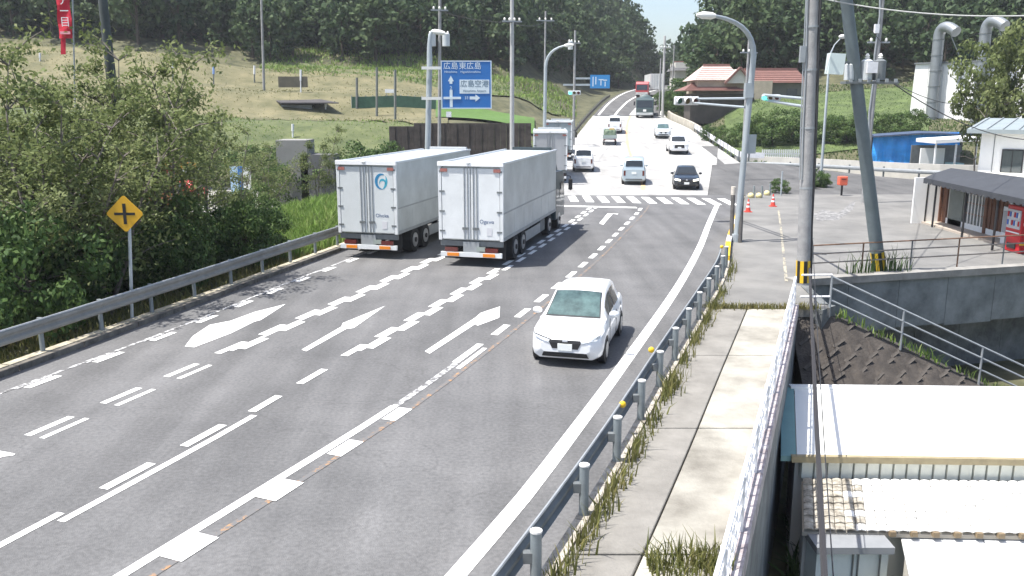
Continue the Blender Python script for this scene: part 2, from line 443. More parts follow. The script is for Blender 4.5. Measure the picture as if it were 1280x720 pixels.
side_far = Curve1([(12.9, 81), (18, 79), (23, 78.5), (28, 74.5), (33, 69), (45, 66), (80, 63)])
def side_rows():
    rows = []
    for x in lin(12.9, 80, 60):
        y0, y1 = 57.0, side_far(x)
        rr_ = []
        for t in lin(0, 1, 14):
            y = y0 + (y1 - y0) * t
            if x < 20: y = min(y, 57 + 22 * t)
            rr_.append((x, y, float(G(x, y)) - .004 - (.05 if x < 12.9 + (y - 57) * .24 + .4 else 0)))
        rows.append(rr_)
    return rows
tag(MB().grid(side_rows()).build('road', M_asph2), 'grey asphalt side road turning off to the right behind the apron', 'road', kind='structure')
# apron beside the shop, a thick slab
ay = [24.7, 25.2, 26, 27, 28, 28.9] + lin(29.2, 57, 40)
rows = []
for y in ay:
    a_, b_ = kerb_r(y) + .22, apron_xr(y)
    rows.append([(a_ + (b_ - a_) * j / 12, y, .12) for j in range(13)])
apron = MB().sheet(rows, (0, 0, -.28)).build('pavement', mat('m_apron', (.140, .138, .132), .85, var=.1, scale=.45, c2=(.205, .200, .188), bump=.3, bscale=40))
tag(apron, 'light worn asphalt apron in front of the shop with the dark awning', 'pavement', kind='structure')
# sidewalk: slabs of two tones
side = thing('sidewalk', 'raised concrete sidewalk between the right guardrail and the white railing', 'sidewalk'); side['kind'] = 'structure'
mid = lambda y: kerb_r(y) + .22 + (walk_r(y) - kerb_r(y) - .22) * .47
for k, (y0, y1) in enumerate([(2.0, 10.45), (10.5, 15.0), (15.05, 19.7), (19.75, 24.45)]):
    for nm, xa, xb, m in (('grey_slab', lambda y: kerb_r(y) + .22, lambda y: mid(y) - .015, M_conc_grey), ('pale_slab', lambda y: mid(y) + .015, lambda y: walk_r(y) - .02, M_conc_pale)):
        rows = [[(xa(y) + (xb(y) - xa(y)) * t, y, .15) for t in (0, .5, 1)] for y in lin(y0, y1, 6)]
        bevel(MB().sheet(rows, (0, 0, -.25)).build(nm, m, side), .012, 1)
# kerb stones along the right guardrail and the left verge
kr = thing('kerb', 'mottled concrete kerb stones under the right guardrail', 'kerb')
y = 3.0
M_kerb = mat('m_kerb', (.30, .265, .22), .9, var=.3, scale=5, c2=(.42, .39, .34), bump=.5, bscale=30)
while y < 55.5:
    y1 = min(y + 1.18, 55.5)
    p0, p1 = (kerb_r(y) + .11, y), (kerb_r(y1) + .11, y1)
    MB().bar((p0[0], p0[1], .08), (p1[0], p1[1], .08), .19, .2).build('kerb_stone', M_kerb, kr)
    y += 1.2
kl_ = thing('kerb', 'dark low kerb edging under the left guardrail', 'kerb')
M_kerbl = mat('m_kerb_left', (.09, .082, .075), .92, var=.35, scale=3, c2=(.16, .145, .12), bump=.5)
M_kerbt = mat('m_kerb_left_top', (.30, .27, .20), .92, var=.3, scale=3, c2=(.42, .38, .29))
y = 5.0
while y < 51:
    y1 = y + 1.96
    p0, p1 = (kerb_l(y) - .02, y), (kerb_l(y1) - .02, y1)
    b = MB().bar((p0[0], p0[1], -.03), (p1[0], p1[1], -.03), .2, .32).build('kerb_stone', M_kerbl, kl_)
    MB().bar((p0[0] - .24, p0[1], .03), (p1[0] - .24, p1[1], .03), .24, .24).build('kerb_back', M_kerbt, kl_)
    y += 2.0

# ---------------------------------------------------------------- paint on the road
def worn_paint(name, c, thr):
    m = bpy.data.materials.new(name); m.use_nodes = True
    n = m.node_tree.nodes; L = m.node_tree.links; b = n['Principled BSDF']; b.inputs['Roughness'].default_value = .8
    tc = n.new('ShaderNodeTexCoord'); no = n.new('ShaderNodeTexNoise'); no.inputs['Scale'].default_value = 5; no.inputs['Detail'].default_value = 8; no.inputs['Roughness'].default_value = .75
    L.new(tc.outputs['Object'], no.inputs[0])
    r = n.new('ShaderNodeValToRGB'); r.color_ramp.elements[0].position = thr - .04; r.color_ramp.elements[1].position = thr + .05
    r.color_ramp.elements[0].color = (.130, .129, .129, 1); r.color_ramp.elements[1].color = (*c, 1)
    L.new(no.outputs[0], r.inputs[0]); L.new(r.outputs[0], b.inputs['Base Color'])
    return m
M_white = worn_paint('m_road_paint', (.76, .76, .74), .31)
M_worn = worn_paint('m_worn_white', (.55, .55, .55), .5)
M_yell = worn_paint('m_worn_orange', (.36, .20, .09), .56)
def paint(par, fn, y0, y1, off=0.0, wd=.16, m=None, dz=.008, name='lane_line', step=1.2, jag=0.0):
    n = max(2, int(math.ceil((y1 - y0) / step)) + 1); rows = []
    for y in lin(y0, y1, n):
        m_ = (fn(y + .5) - fn(y - .5)); nn = math.hypot(1, m_); px, py = 1 / nn, -m_ / nn
        r_ = []
        for e in (off - wd / 2, off + wd / 2):
            x_, y_ = fn(y) + e * px, y + e * py
            r_.append((x_, y_, float(G(x_, y_)) + dz))
        rows.append(r_)
    return MB().grid(rows).build(name, m or M_white, par)
random.seed(3)
paint(road, edge_r, 3, 52.6, 0, .27, name='edge_line')
# centre: solid white line with widening blocks, then dashes, worn orange line beside it
paint(road, centre, 3, 16.6, -.02, .17, name='centre_line')
paint(road, centre, 16.6, 19.6, 0, .15, M_worn, name='centre_line')
paint(road, centre, 5, 51.5, .36, .10, M_yell, name='centre_line_orange', step=1)
for y in (5.6, 7.4, 9.2, 11.0, 12.8, 14.5, 16.2):
    paint(road, centre, y - .30, y + .36, .26, .40 if y < 13.5 else .30, name='centre_block', dz=.012)
paint(road, centre, 19.6, 21.2, -.04, .18, name='centre_dash'); paint(road, centre, 19.2, 20.9, .2, .12, name='centre_dash')
y = 22.1
while y < 50:
    paint(road, centre, y, y + 1.05, 0, .2, name='centre_dash'); y += 1.93
# second lane line
paint(road, lane2, 4.0, 11.9, -.12, .14, name='lane_line')
paint(road, lane2, 11.7, 16.1, .1, .14, name='lane_line')
for a_, b_ in ((8.9, 9.9), (12.7, 13.7), (14.45, 15.5), (16.25, 17.2), (18.0, 19.05)):
    paint(road, lane2, a_, b_, -.06 if a_ > 16 else -.16, .18, name='lane_dash', dz=.012)
y = 20.1
while y < 49.5:
    paint(road, lane2, y, y + 1.0, -.14, .2, name='lane_dash', dz=.012); paint(road, lane2, y + .75, y + 1.75, .16, .18, name='lane_dash', dz=.012)
    y += 1.72
paint(road, lane2, 20.6, 31, 0, .1, name='lane_line')
# first lane line
for y in (6.2, 8.0, 9.7, 11.5, 13.2, 15.0, 16.75, 18.5):
    paint(road, lane1, y, y + .98, -.06, .16, name='lane_dash'); paint(road, lane1, y - .02, y + 1.0, .30, .12, name='lane_dash')
y = 20.3
while y < 49:
    paint(road, lane1, y, y + 1.05, -.16, .2, name='lane_dash', dz=.012); paint(road, lane1, y + .5, y + 1.5, .16, .18, name='lane_dash', dz=.012)
    y += 1.75
paint(road, lane1, 20.6, 36, 0, .1, name='lane_line')
# left edge line, worn, with dashes inside it
paint(road, edge_l, 6, 50, -.10, .10, M_worn, name='edge_line', step=1)
y = 6.5
while y < 49:
    paint(road, edge_l, y, y + .85, .14, .18, name='edge_dash', dz=.012); paint(road, edge_l, y - .1, y + .8, -.06, .14, M_worn, name='edge_dash', dz=.012)
    y += 1.88
# arrows
def arrow(px, name='lane_arrow'):
    P = [gz(u, v, .010) for u, v in px]
    return MB().add(P, [tuple(range(len(P)))]).build(name, M_white, road)
arrow([(231, 433), (243, 434), (290, 416), (318, 402), (326, 400), (357, 380), (318, 390), (288, 401), (262, 406), (241, 420)])
arrow([(377, 437), (383, 439), (433, 411), (442, 410), (482, 382), (428, 404), (427, 408)])
arrow([(531, 439), (537, 442), (594, 405), (597, 407), (624, 397), (625, 383), (601, 391), (594, 397)])
arrow([(-14, 573), (17, 569), (19, 567), (-14, 561)])
arrow([(749, 279), (754, 281), (766, 267), (772, 268), (777, 261), (768, 260), (761, 265)])
# stop line and crossing
def quad_mark(par, x0, x1, y0, y1, name, tilt=-.20, dz=.009):
    P = [(x, y + tilt * (x - 8), float(G(x, y)) + dz) for x, y in ((x0, y0), (x1, y0), (x1, y1), (x0, y1))]
    return MB().add(P, [(0, 1, 2, 3)]).build(name, M_white, par)
quad_mark(road, -2.2, 7.3, 50.0, 50.55, 'stop_line')
for k in range(17):
    x = -2.0 + k * .94
    quad_mark(road, x, x + .5, 52.6, 56.0, 'crossing_bar', dz=.009)
quad_mark(road, 14.1, 14.9, 52.2, 54.2, 'crossing_bar')
# lines beyond the crossing
M_orange = mat('m_orange_line', (.62, .40, .22), .7, var=.2, scale=3)
paint(pale, centre, 60, 124, -.3, .3, M_orange, name='centre_line_orange', step=3)
paint(farr, centre, 125.2, 255, 0, 1.1, name='centre_line', step=4)
for nm, fn in (('edge_line', lambda y: kerb_l(y) + .7), ('lane_line', lambda y: (kerb_l(y) * .5 + centre(y) * .5) + .2), ('edge_line', lambda y: road_r(y) - .6)):
    paint(farr, fn, 125.2, 255, 0, .32, name=nm, step=4)
paint(farr, lambda y: centre(y), 125.1, 126.2, -2.2, 0.01, name='x') if False else None
b = MB().grid([[(x, y, float(G(x, y)) + .012) for x in lin(kerb_l(125) + .2, road_r(125) - .2, 8)] for y in (124.3, 125.7)]).build('expansion_joint', mat('m_joint', (.05, .05, .05), .6), farr)
# slip lane with zebra paint
slip = MB().grid([[(x, y, float(G(x, y)) + .005) for x in lin(max(12.9 + (y - 57) * .24, 17.4) + .4, road_r(y) - 1.5, 4)] for y in lin(72, 92, 10)]).build('slip_lane', M_asph2, pale)

# ---------------------------------------------------------------- plants
F_wood = foliage('m_leaf_wood', [(.026, .048, .025), (.048, .080, .037), (.076, .114, .050), (.112, .150, .068)], scale=.12)
F_near = foliage('m_leaf_near', [(.085, .115, .042), (.140, .175, .064), (.195, .228, .092), (.25, .28, .13)], scale=.6, transl=.38)
F_shrub = foliage('m_leaf_shrub', [(.034, .066, .024), (.060, .108, .032), (.095, .150, .045), (.140, .190, .070)], scale=.7)
F_grass = foliage('m_grass', [(.09, .16, .03), (.14, .24, .045), (.19, .28, .07), (.25, .28, .11)], scale=.8, transl=.3)
F_drygrass = foliage('m_grass_dry', [(.10, .12, .035), (.17, .17, .06), (.26, .22, .10)], scale=2, transl=.3)
M_bark = mat('m_bark', (.07, .055, .042), .95, var=.3, scale=6, bump=.7, bscale=20)
M_bark_pale = mat('m_bark_pale', (.16, .14, .12), .95, var=.35, scale=5, bump=.6, bscale=20)

def leaf_quads(C, N, s, rng, aspect=.62):
    n = len(C)
    N = N / np.maximum(1e-6, np.linalg.norm(N, axis=1, keepdims=True))
    t = rng.normal(size=(n, 3)); a = np.cross(N, t); a /= np.maximum(1e-6, np.linalg.norm(a, axis=1, keepdims=True)); b = np.cross(N, a)
    s = np.asarray(s).reshape(-1, 1) * np.ones((n, 1))
    V = np.stack([C - a * s, C - b * s * aspect + N * s * .15, C + a * s, C + b * s * aspect + N * s * .15], 1).reshape(-1, 3)
    return V, np.arange(4 * n).reshape(-1, 4)
def crown_pts(rng, rad, nclump, per, crad, hollow=.45, low=-.55):
    K = []
    while len(K) < nclump:
        p = rng.uniform(-1, 1, 3)
        d = np.linalg.norm(p)
        if d < 1 and d > hollow and p[2] > low: K.append(p)
    K = np.array(K) * np.array(rad)
    C, N = [], []
    for k in K:
        r = crad * rng.uniform(.65, 1.25)
        d = rng.normal(size=(per, 3)); d /= np.linalg.norm(d, axis=1, keepdims=True)
        d[:, 2] = np.abs(d[:, 2]) * np.where(rng.random(per) < .72, 1, -1)
        C.append(k + d * r * rng.uniform(.55, 1.08, (per, 1)) * np.array([1, 1, .8])); N.append(d + rng.normal(size=(per, 3)) * .45)
    return np.concatenate(C), np.concatenate(N)
def crown_mesh(name, seed, rad, cz, nclump, per, crad, leaf, hollow=.45, low=-.55):
    rng = np.random.default_rng(seed)
    C, N = crown_pts(rng, rad, nclump, per, crad, hollow, low)
    C[:, 2] += cz
    V, F = leaf_quads(C, N, leaf * rng.uniform(.7, 1.3, len(C)), rng)
    return V, F
# wood trees: four crown shapes, unit tree about 10 m tall, base at 0
WOOD = []
for sd_, rad, cz, ncl, cr in ((1, (3.2, 3.2, 4.4), 5.0, 32, 1.25), (2, (3.8, 3.5, 4.0), 4.6, 34, 1.3), (3, (2.7, 2.6, 4.9), 5.4, 30, 1.1), (4, (3.5, 3.7, 4.5), 5.0, 34, 1.35)):
    WOOD.append(crown_mesh('c', sd_, rad, cz, ncl, 26, cr, .42, .5, -.95))
def trunk_mesh(name, seed, h, r, lean=.25, limbs=5, cz=None):
    rng = random.Random(seed); mb = MB()
    P = [Vector((rng.uniform(-lean, lean) * t, rng.uniform(-lean, lean) * t, h * t - (.4 if t == 0 else 0))) for t in (0, .25, .5, .75, 1)]
    mb.tube(P, [r * 1.25, r, r * .8, r * .6, r * .35], 7)
    for k in range(limbs):
        t = rng.uniform(.35, .9); b = P[0].lerp(P[4], t); b = Vector((b.x, b.y, h * t)); a = rng.uniform(0, 6.28)
        e = b + Vector((math.cos(a), math.sin(a), .75)) * h * rng.uniform(.18, .3)
        mb.tube([b, b.lerp(e, .5) + Vector((0, 0, -.1)), e], [r * .45, r * .3, r * .12], 5)
    return mb.mesh(name, True)
wood_crowns = []
for i, (V_, F_) in enumerate(WOOD):
    me = np_mesh('crown', V_, F_); me.materials.append(F_wood); wood_crowns.append(me)
wood_trunks = []
for i in range(4):
    me = trunk_mesh('trunk', 40 + i, 7.2, .2); me.materials.append(M_bark); wood_trunks.append(me)
rng = np.random.default_rng(11)
spots_front, spots_back = [], []
for u in np.concatenate([np.arange(-250, -70, 12.0), np.arange(-70, 1352, 7.0), np.arange(1352, 1560, 12.0)]):
    uu = float(np.clip(u, -300, 1700)); f, r = float(sect(uu, 3)), float(sect(uu, 5))
    Y = f + 1.5
    while Y < r + 16:
        Yj = Y + rng.uniform(-2, 2); xj = (u + rng.uniform(-8, 8) - 640) / FPX * Yj * .985
        if rng.random() < min(1.0, 7.0 * Yj / FPX / 3.6):
            off = min(abs(xj - centre(min(Yj, 260))), 99)
            if not (Yj < 262 and kerb_l(min(Yj, 260)) - 4 < xj < road_r(min(Yj, 260)) + 4):
                (spots_front if Yj < f + 7 else spots_back).append((xj, Yj))
        Y += 3.4 if Y < f + 12 else 6.5
keep = []
for p in spots_front:
    if all((p[0] - q[0]) ** 2 + (p[1] - q[1]) ** 2 > 9 for q in keep): keep.append(p)
def place_tree(i, x, y, s, label, group, crowns, trunks, name='wood_tree', sz=None):
    t = thing(name, label, 'tree', (x, y, float(land(x, y)) - .1), rng.uniform(0, 6.28), group)
    t.scale = (s, s, s * (sz or rng.uniform(.85, 1.25)))
    link_mesh('trunk', trunks[i % len(trunks)], None, t); link_mesh('crown', crowns[i % len(crowns)], None, t)
    return t
for i, (x, y) in enumerate(keep):
    if x < centre(min(y, 200)):
        place_tree(i, x, y, rng.uniform(.7, 1.15), 'dark leafy tree in the front row of the wood left of the main road', 'front trees of the left wood', wood_crowns, wood_trunks)
    else:
        place_tree(i, x, y, rng.uniform(.7, 1.1), 'dark leafy tree in the front row of the wood right of the main road', 'front trees of the right wood', wood_crowns, wood_trunks)
Vs, Fs, n0 = [], [], 0
for (x, y) in spots_back:
    V_, F_ = WOOD[rng.integers(4)]
    sel = rng.random(len(F_)) < (.85 if y < 190 else .6)
    k = np.where(sel)[0]; Vq = V_.reshape(-1, 4, 3)[k].reshape(-1, 3)
    a_ = rng.uniform(0, 6.28); s_ = rng.uniform(.8, 1.45); ca, sa = math.cos(a_) * s_, math.sin(a_) * s_
    W = np.stack([Vq[:, 0] * ca - Vq[:, 1] * sa + x, Vq[:, 0] * sa + Vq[:, 1] * ca + y, Vq[:, 2] * s_ * rng.uniform(.85, 1.2) + float(land(x, y)) - 1.5], 1)
    Vs.append(W); Fs.append(np.arange(len(W)).reshape(-1, 4) + n0); n0 += len(W)
print('wood: front', len(keep), 'back', len(spots_back), 'quads', n0 // 4)
wood = link_mesh('wood', np_mesh('wood', np.concatenate(Vs), np.concatenate(Fs)), F_wood)
tag(wood, 'dense dark green wood covering the hills behind the road', 'wood', kind='stuff')

# slender roadside trees behind the left guardrail
def near_tree(seed, h, spread, nleaf, leaf):
    rg = random.Random(seed); rn = np.random.default_rng(seed); mb = MB(); tips = []
    stems = rg.randint(3, 4)
    for s_ in range(stems):
        a = 6.28 * s_ / stems + rg.uniform(-.5, .5); p = Vector((rg.uniform(-.2, .2), rg.uniform(-.2, .2), -.3)); P = [p]; d = Vector((math.cos(a) * .3, math.sin(a) * .3, 1))
        hh = h * rg.uniform(.65, .92)
        for k in range(6):
            p = p + d.normalized() * hh / 6; P.append(p); d = d + Vector((math.cos(a), math.sin(a), 0)) * spread * .07 + Vector((rg.uniform(-.25, .25), rg.uniform(-.25, .25), 0))
        mb.tube(P, [.085, .075, .062, .05, .038, .026, .012], 6)
        for k in range(2, 7):
            for q in range(3):
                a2 = rg.uniform(0, 6.28); ln = h * rg.uniform(.10, .22) * (1.25 - k * .09); b = P[k]
                e = b + Vector((math.cos(a2), math.sin(a2), rg.uniform(.1, .7))) * ln; m_ = b.lerp(e, .5) + Vector((0, 0, .08))
                mb.tube([b, m_, e], [.024, .016, .007], 4)
                tips += [(m_, ln * .35), (e, ln * .42), (b.lerp(e, .75), ln * .4)]
    per = max(4, nleaf // len(tips)); C, N = [], []
    for t, r in tips:
        r = max(.25, r)
        d = rn.normal(size=(per, 3)); C.append(np.array(t) + d * r * .55 * np.array([1, 1, .7])); N.append(np.array([0, 0, 1.0]) + rn.normal(size=(per, 3)) * .7)
    C, N = np.concatenate(C), np.concatenate(N)
    V_, F_ = leaf_quads(C, N, leaf * rn.uniform(.7, 1.3, len(C)), rn, .5)
    return mb.mesh('trunk', True), np_mesh('crown', V_, F_)
near_t, near_c = [], []
for k in range(4):
    a_, b_ = near_tree(70 + k, 8.0, .8, 4600, .085)
    a_.materials.append(M_bark_pale); b_.materials.append(F_near); near_t.append(a_); near_c.append(b_)
NEAR = [(25, 24, 80), (95, 26.5, 52), (150, 29, 82), (70, 31, 48), (205, 30.5, 100), (-30, 26, 90), (248, 35, 125), (285, 43, 158), (398, 58, 165), (60, 22.5, 130), (0, 29, 75), (110, 32, 50), (190, 35, 95), (335, 56, 165)]
for i, (u, Y, vt) in enumerate(NEAR):
    while (u - 640) / FPX * Y * .985 > kerb_l(Y) - 3.6 or (100 < u < 205 and Y < 28): Y += .5
    p = at(u, vt, Y); g_ = float(land(p.x, Y)); hh = (p.z - g_) / 6.7
    t = thing('roadside_tree', 'slender many stemmed tree with small pale leaves behind the left guardrail', 'tree', (p.x, Y, g_), rng.uniform(0, 6.28), 'slender trees behind the left guardrail')
    t.scale = (min(1.05, max(.6, hh * .85)), min(1.05, max(.6, hh * .85)), hh)
    link_mesh('trunk', near_t[i % 4], None, t); link_mesh('crown', near_c[i % 4], None, t)
# dense shrubs under them
shrub_c = []
for k in range(3):
    V_, F_ = crown_mesh('s', 90 + k, (1.5, 1.4, 1.15), 1.15, 40, 120, .40, .062, .3, -.9)
    me = np_mesh('leaves', V_, F_); me.materials.append(F_shrub); shrub_c.append(me)
stem_m = []
for k in range(2):
    me = trunk_mesh('stem', 120 + k, 1.5, .05, .3, 7); me.materials.append(M_bark); stem_m.append(me)
def shrub(x, y, s, label, group=None, z=None, sz=1.0, name='shrub'):
    k = rng.integers(3)
    t = thing(name, label, 'shrub', (x, y, (float(land(x, y)) if z is None else z) - .05), rng.uniform(0, 6.28), group)
    t.scale = (s, s, s * sz)
    link_mesh('stem', stem_m[k % 2], None, t); link_mesh('leaves', shrub_c[k], None, t)
    return t
for i in range(46):
    Y = 18.5 + 15.5 * (i / 46.0) + rng.uniform(-1.5, 1.5); x = kerb_l(Y) - 1.9 - rng.random() ** 1.1 * 8.5 - (1.2 if Y > 36 else 0)
    shrub(x, Y, rng.uniform(.65, 1.2), 'dense dark green shrub in the thicket behind the left guardrail', 'thicket shrubs behind the left guardrail', sz=rng.uniform(.9, 1.5))
for u, v, Y, s in ((300, 222, 50, 1.0), (318, 232, 46, .9), (345, 190, 62, 1.3), (410, 185, 64, 1.5), (440, 170, 70, 1.6), (480, 165, 72, 1.6), (385, 180, 66, 1.4), (360, 160, 74, 1.6), (250, 165, 72, 1.8), (320, 160, 74, 1.6), (190, 160, 72, 1.7), (100, 160, 70, 1.9), (40, 165, 66, 1.9)):
    p = at(u, v, Y); shrub(p.x, Y, s, 'bushy pale green shrub around the parking lot behind the left trees', 'shrubs around the left parking lot')

# grass and weeds
def grass(name, pts, h, m, label, wd=.03, lean=.35):
    """pts: array of blade roots; h: mean blade length"""
    n = len(pts); P = np.asarray(pts, float); a = rng.uniform(0, 6.28, n); H = h * rng.uniform(.45, 1.4, n)
    d = np.stack([np.cos(a), np.sin(a), np.zeros(n)], 1); l = rng.normal(size=(n, 2)) * lean
    tip = P + np.stack([l[:, 0] * H, l[:, 1] * H, H], 1); midp = P + np.stack([l[:, 0] * H * .25, l[:, 1] * H * .25, H * .6], 1)
    W = wd * rng.uniform(.6, 1.4, (n, 1))
    V_ = np.stack([P - d * W, P + d * W, midp + d * W * .7, midp - d * W * .7, tip + d * W * .08, tip - d * W * .08], 1).reshape(-1, 3)
    b = np.arange(n)[:, None] * 6
    F_ = np.concatenate([b + np.array([[0, 1, 2, 3]]), b + np.array([[3, 2, 4, 5]])])
    o = link_mesh(name, np_mesh(name, V_, F_), m)
    return tag(o, label, 'grass', kind='stuff')
# bank beyond the left guardrail
pts = []
while len(pts) < 26000:
    Y = 34 + 34 * rng.random(); x = kerb_l(Y) - .9 - rng.random() * 11
    pts.append((x, Y, float(land(x, Y)) - .05)) if False else pts.append((x, Y))
A = np.array(pts); pts = np.column_stack([A, land(A[:, 0], A[:, 1]) - .05])
grass('grass', pts, .65, F_grass, 'tall bright green grass on the bank behind the left guardrail', .035)
A = np.column_stack([rng.uniform(0, 1, 3800), rng.uniform(15, 36, 3800)]); A[:, 0] = kerb_l(A[:, 1]) - .6 - A[:, 0] ** 1.5 * 2.2
grass('grass', np.column_stack([A, land(A[:, 0], A[:, 1]) - .05]), .30, F_drygrass, 'low weeds along the foot of the left guardrail', .025)
# weeds along the right kerb joint
pts = []
for yc, spread, n, h in ((9.6, .5, 260, 1), (10.6, .5, 300, 1), (11.7, .6, 380, 1), (12.7, .4, 180, 1), (13.9, .6, 300, 1), (15.2, .4, 200, 1), (16.9, .6, 420, 1), (17.6, .5, 350, 1), (19.2, .4, 200, 1), (20.9, .5, 260, 1), (22.8, .6, 350, 1), (24.6, .5, 300, 1), (26.4, .5, 200, 1), (30, 1.2, 250, 1)):
    for k in range(n):
            if rng.random() < .68: continue
            Y = yc + rng.normal() * spread * .7; pts.append((kerb_r(Y) + .25 + abs(rng.normal()) * .13, Y, .12))
grass('weeds', pts, .32, F_drygrass, 'tufts of weeds along the kerb behind the right guardrail', .014, .3)
pts = [(x + rng.normal() * .12, 24.58 + rng.normal() * .12, .12) for x in rng.uniform(5.7, 8.9, 900)]
grass('weeds', pts, .16, F_drygrass, 'low weeds in the joint across the sidewalk end', .014)
pts = [(rng.uniform(1.75, 2.75), 10.1 + rng.normal() * .2, .12) for k in range(420)]
grass('weeds', pts, .30, F_drygrass, 'clump of dry grass at the near end of the sidewalk', .012)
A = np.column_stack([rng.uniform(0, 1, 5000), rng.uniform(9, 24, 5000)]); A[:, 0] = walk_r(A[:, 1]) + .7 + A[:, 0] * 1.6
grass('weeds', np.column_stack([A, np.full(len(A), -4.2)]), .7, F_shrub, 'dark weeds in the gap below the white railing', .04)
A = np.column_stack([rng.uniform(0, 1, 26000), rng.uniform(80, 120, 26000)]); A[:, 0] = road_r(A[:, 1]) + 1.6 + A[:, 0] * 44
grass('grass', np.column_stack([A, land(A[:, 0], A[:, 1]) - .05]), .24, F_shrub, 'bright green grass blades on the bank below the red roofed house', .06)

# tufts on the fields
def field_tufts(u0, u1, Y0, Y1, n, h, m, label, wd):
    uu = rng.uniform(u0, u1, n); YY = rng.uniform(Y0, Y1, n); xx = (uu - 640) / FPX * YY * .985
    k = rng.random(n) < .35 + .65 * (np.sin(xx * .35 + 2 * np.sin(YY * .2)) > -.1)
    k &= (YY > 110) | (xx < kerb_l(np.clip(YY, 2, 260)) - 3)
    xx, YY = xx[k], YY[k]
    grass('grass', np.column_stack([xx, YY, land(xx, YY) + .1]), h, m, label, wd, .5)
field_tufts(-60, 560, 96, 128, 9000, .22, F_drygrass, 'tufts of dry grass over the tan terrace', .07)
field_tufts(-60, 700, 78, 97, 9000, .22, F_grass, 'tufts of green grass over the lower terrace', .06)
field_tufts(330, 720, 122, 150, 12000, .45, F_grass, 'rough grass along the foot of the wood', .09)

# ---------------------------------------------------------------- rails, walls, posts
M_galv = mat('m_galvanised', (.34, .36, .37), .55, .35, var=.12, scale=4)
M_galv_dark = mat('m_galvanised_dark', (.17, .185, .19), .6, .3, var=.2, scale=3)
M_steelpost = mat('m_post_grey', (.22, .25, .26), .6, .2, var=.15, scale=5)
M_cap = mat('m_post_cap', (.62, .62, .60), .5)
M_rust = mat('m_rust', (.17, .10, .065), .9, var=.35, scale=6)
M_wrail = mat('m_white_rail', (.72, .72, .74), .55, var=.1, scale=6)
M_yellow = mat('m_yellow', (.75, .48, .02), .5, var=.08, scale=5)
M_black = mat('m_black', (.012, .012, .012), .6)
M_polec = mat('m_pole_concrete', (.29, .288, .285), .85, var=.22, scale=2.2, bump=.3, bscale=18)
M_poles = mat('m_pole_steel', (.135, .165, .175), .6, .2, var=.15, scale=2)
M_lampg = mat('m_lamp_grey', (.40, .44, .46), .5, .3, var=.08, scale=2)
M_porc = mat('m_porcelain', (.75, .74, .70), .3)
M_tank = mat('m_transformer', (.52, .55, .56), .5, .1, var=.1, scale=3)
M_cable = mat('m_cable', (.03, .03, .032), .6)

def w_beam(fn, ys, z0, h, name, m, par, side=1, zf=None, dep=.06):
    """corrugated guardrail plate along x=fn(y); side=+1 bulges toward +x"""
    prof = [(-.5, 0), (-.38, 1), (-.2, 1), (-.05, .1), (.05, .1), (.2, 1), (.38, 1), (.5, 0)]
    rows = []
    for y in ys:
        b = 0 if zf is None else zf(y)
        rows.append([(fn(y) + side * dep * d, y, b + z0 + h * t) for t, d in prof] )
    return MB().sheet(rows, (-side * .012, 0, 0)).build(name, m, par)
# right guardrail
gr = thing('guardrail', 'grey plate guardrail on round posts along the right sidewalk', 'guardrail', (4, 18, 0))
w_beam(lambda y: rail_r(y) - .02, lin(4, 31.5, 34), .58, .34, 'rail_plate', M_galv_dark, gr, -1)
MB().tube([(rail_r(y) - .02, y, .77) for y in lin(4, 31.5, 30)], .022, 6).build('rail_lip', M_galv, gr, True)
for y in [5.6, 7.6, 9.6] + [11.55 + 1.92 * k for k in range(11)]:
    x = rail_r(y) + .2
    b = MB().tube([(x, y, .0), (x, y, .93)], .07, 12).build('post', M_steelpost, gr, True)
    MB().tube([(x, y, .93), (x, y, .955), (x, y, .965)], [.078, .078, .05], 12).build('post_cap', M_cap, b, True) if False else MB().tube([(x, y, .93), (x, y, .955), (x, y, .965)], [.078, .078, .05], 12).build('post_cap', M_cap, gr, True)
    MB().box((x - .1, y, .6), (.12, .1, .14)).build('bracket', M_galv_dark, gr)
for y, z in ((17.25, 1.02), (14.6, .78), (30.8, .95)):
    MB().ball((rail_r(y) + .02, y, z - .02), (.065, .05, .065), 10, 8).build('reflector', M_yellow, gr, True)
# yellow and white edge marker at the end of the guardrail
em = thing('edge_marker', 'yellow and white flexible edge marker past the end of the right guardrail', 'edge marker', (rail_r(36), 36, .18))
for k, y in enumerate(lin(32.2, 44.5, 8)):
    y1 = y + 1.7
    MB().bar((kerb_r(y) + .1, y, .27), (kerb_r(y1) + .1, y1, .27), .2, .2).build('segment', M_yellow if k % 3 != 2 else M_wrail, em)
# two short bollard-like pads beside the lamp
for k, (u, v) in enumerate(((914, 302), (925, 303))):
    p = gz(u, v, .12); h = 2.0
    t = thing('post', 'dark striped post beside the right street lamp, ' + ('road side' if k == 0 else 'shop side'), 'post', p)
    MB().tube([p, p + Vector((.05, .3, h))], .09, 10).build('shaft', mat('m_dark_post', (.09, .085, .08), .7, var=.3, scale=4), t, True)
    MB().tube([p + Vector((.05, .3, h)), p + Vector((.05, .3, h + .35))], .1, 10).build('sleeve', mat('m_dirty_white', (.6, .55, .48), .7, var=.2, scale=6), t, True)
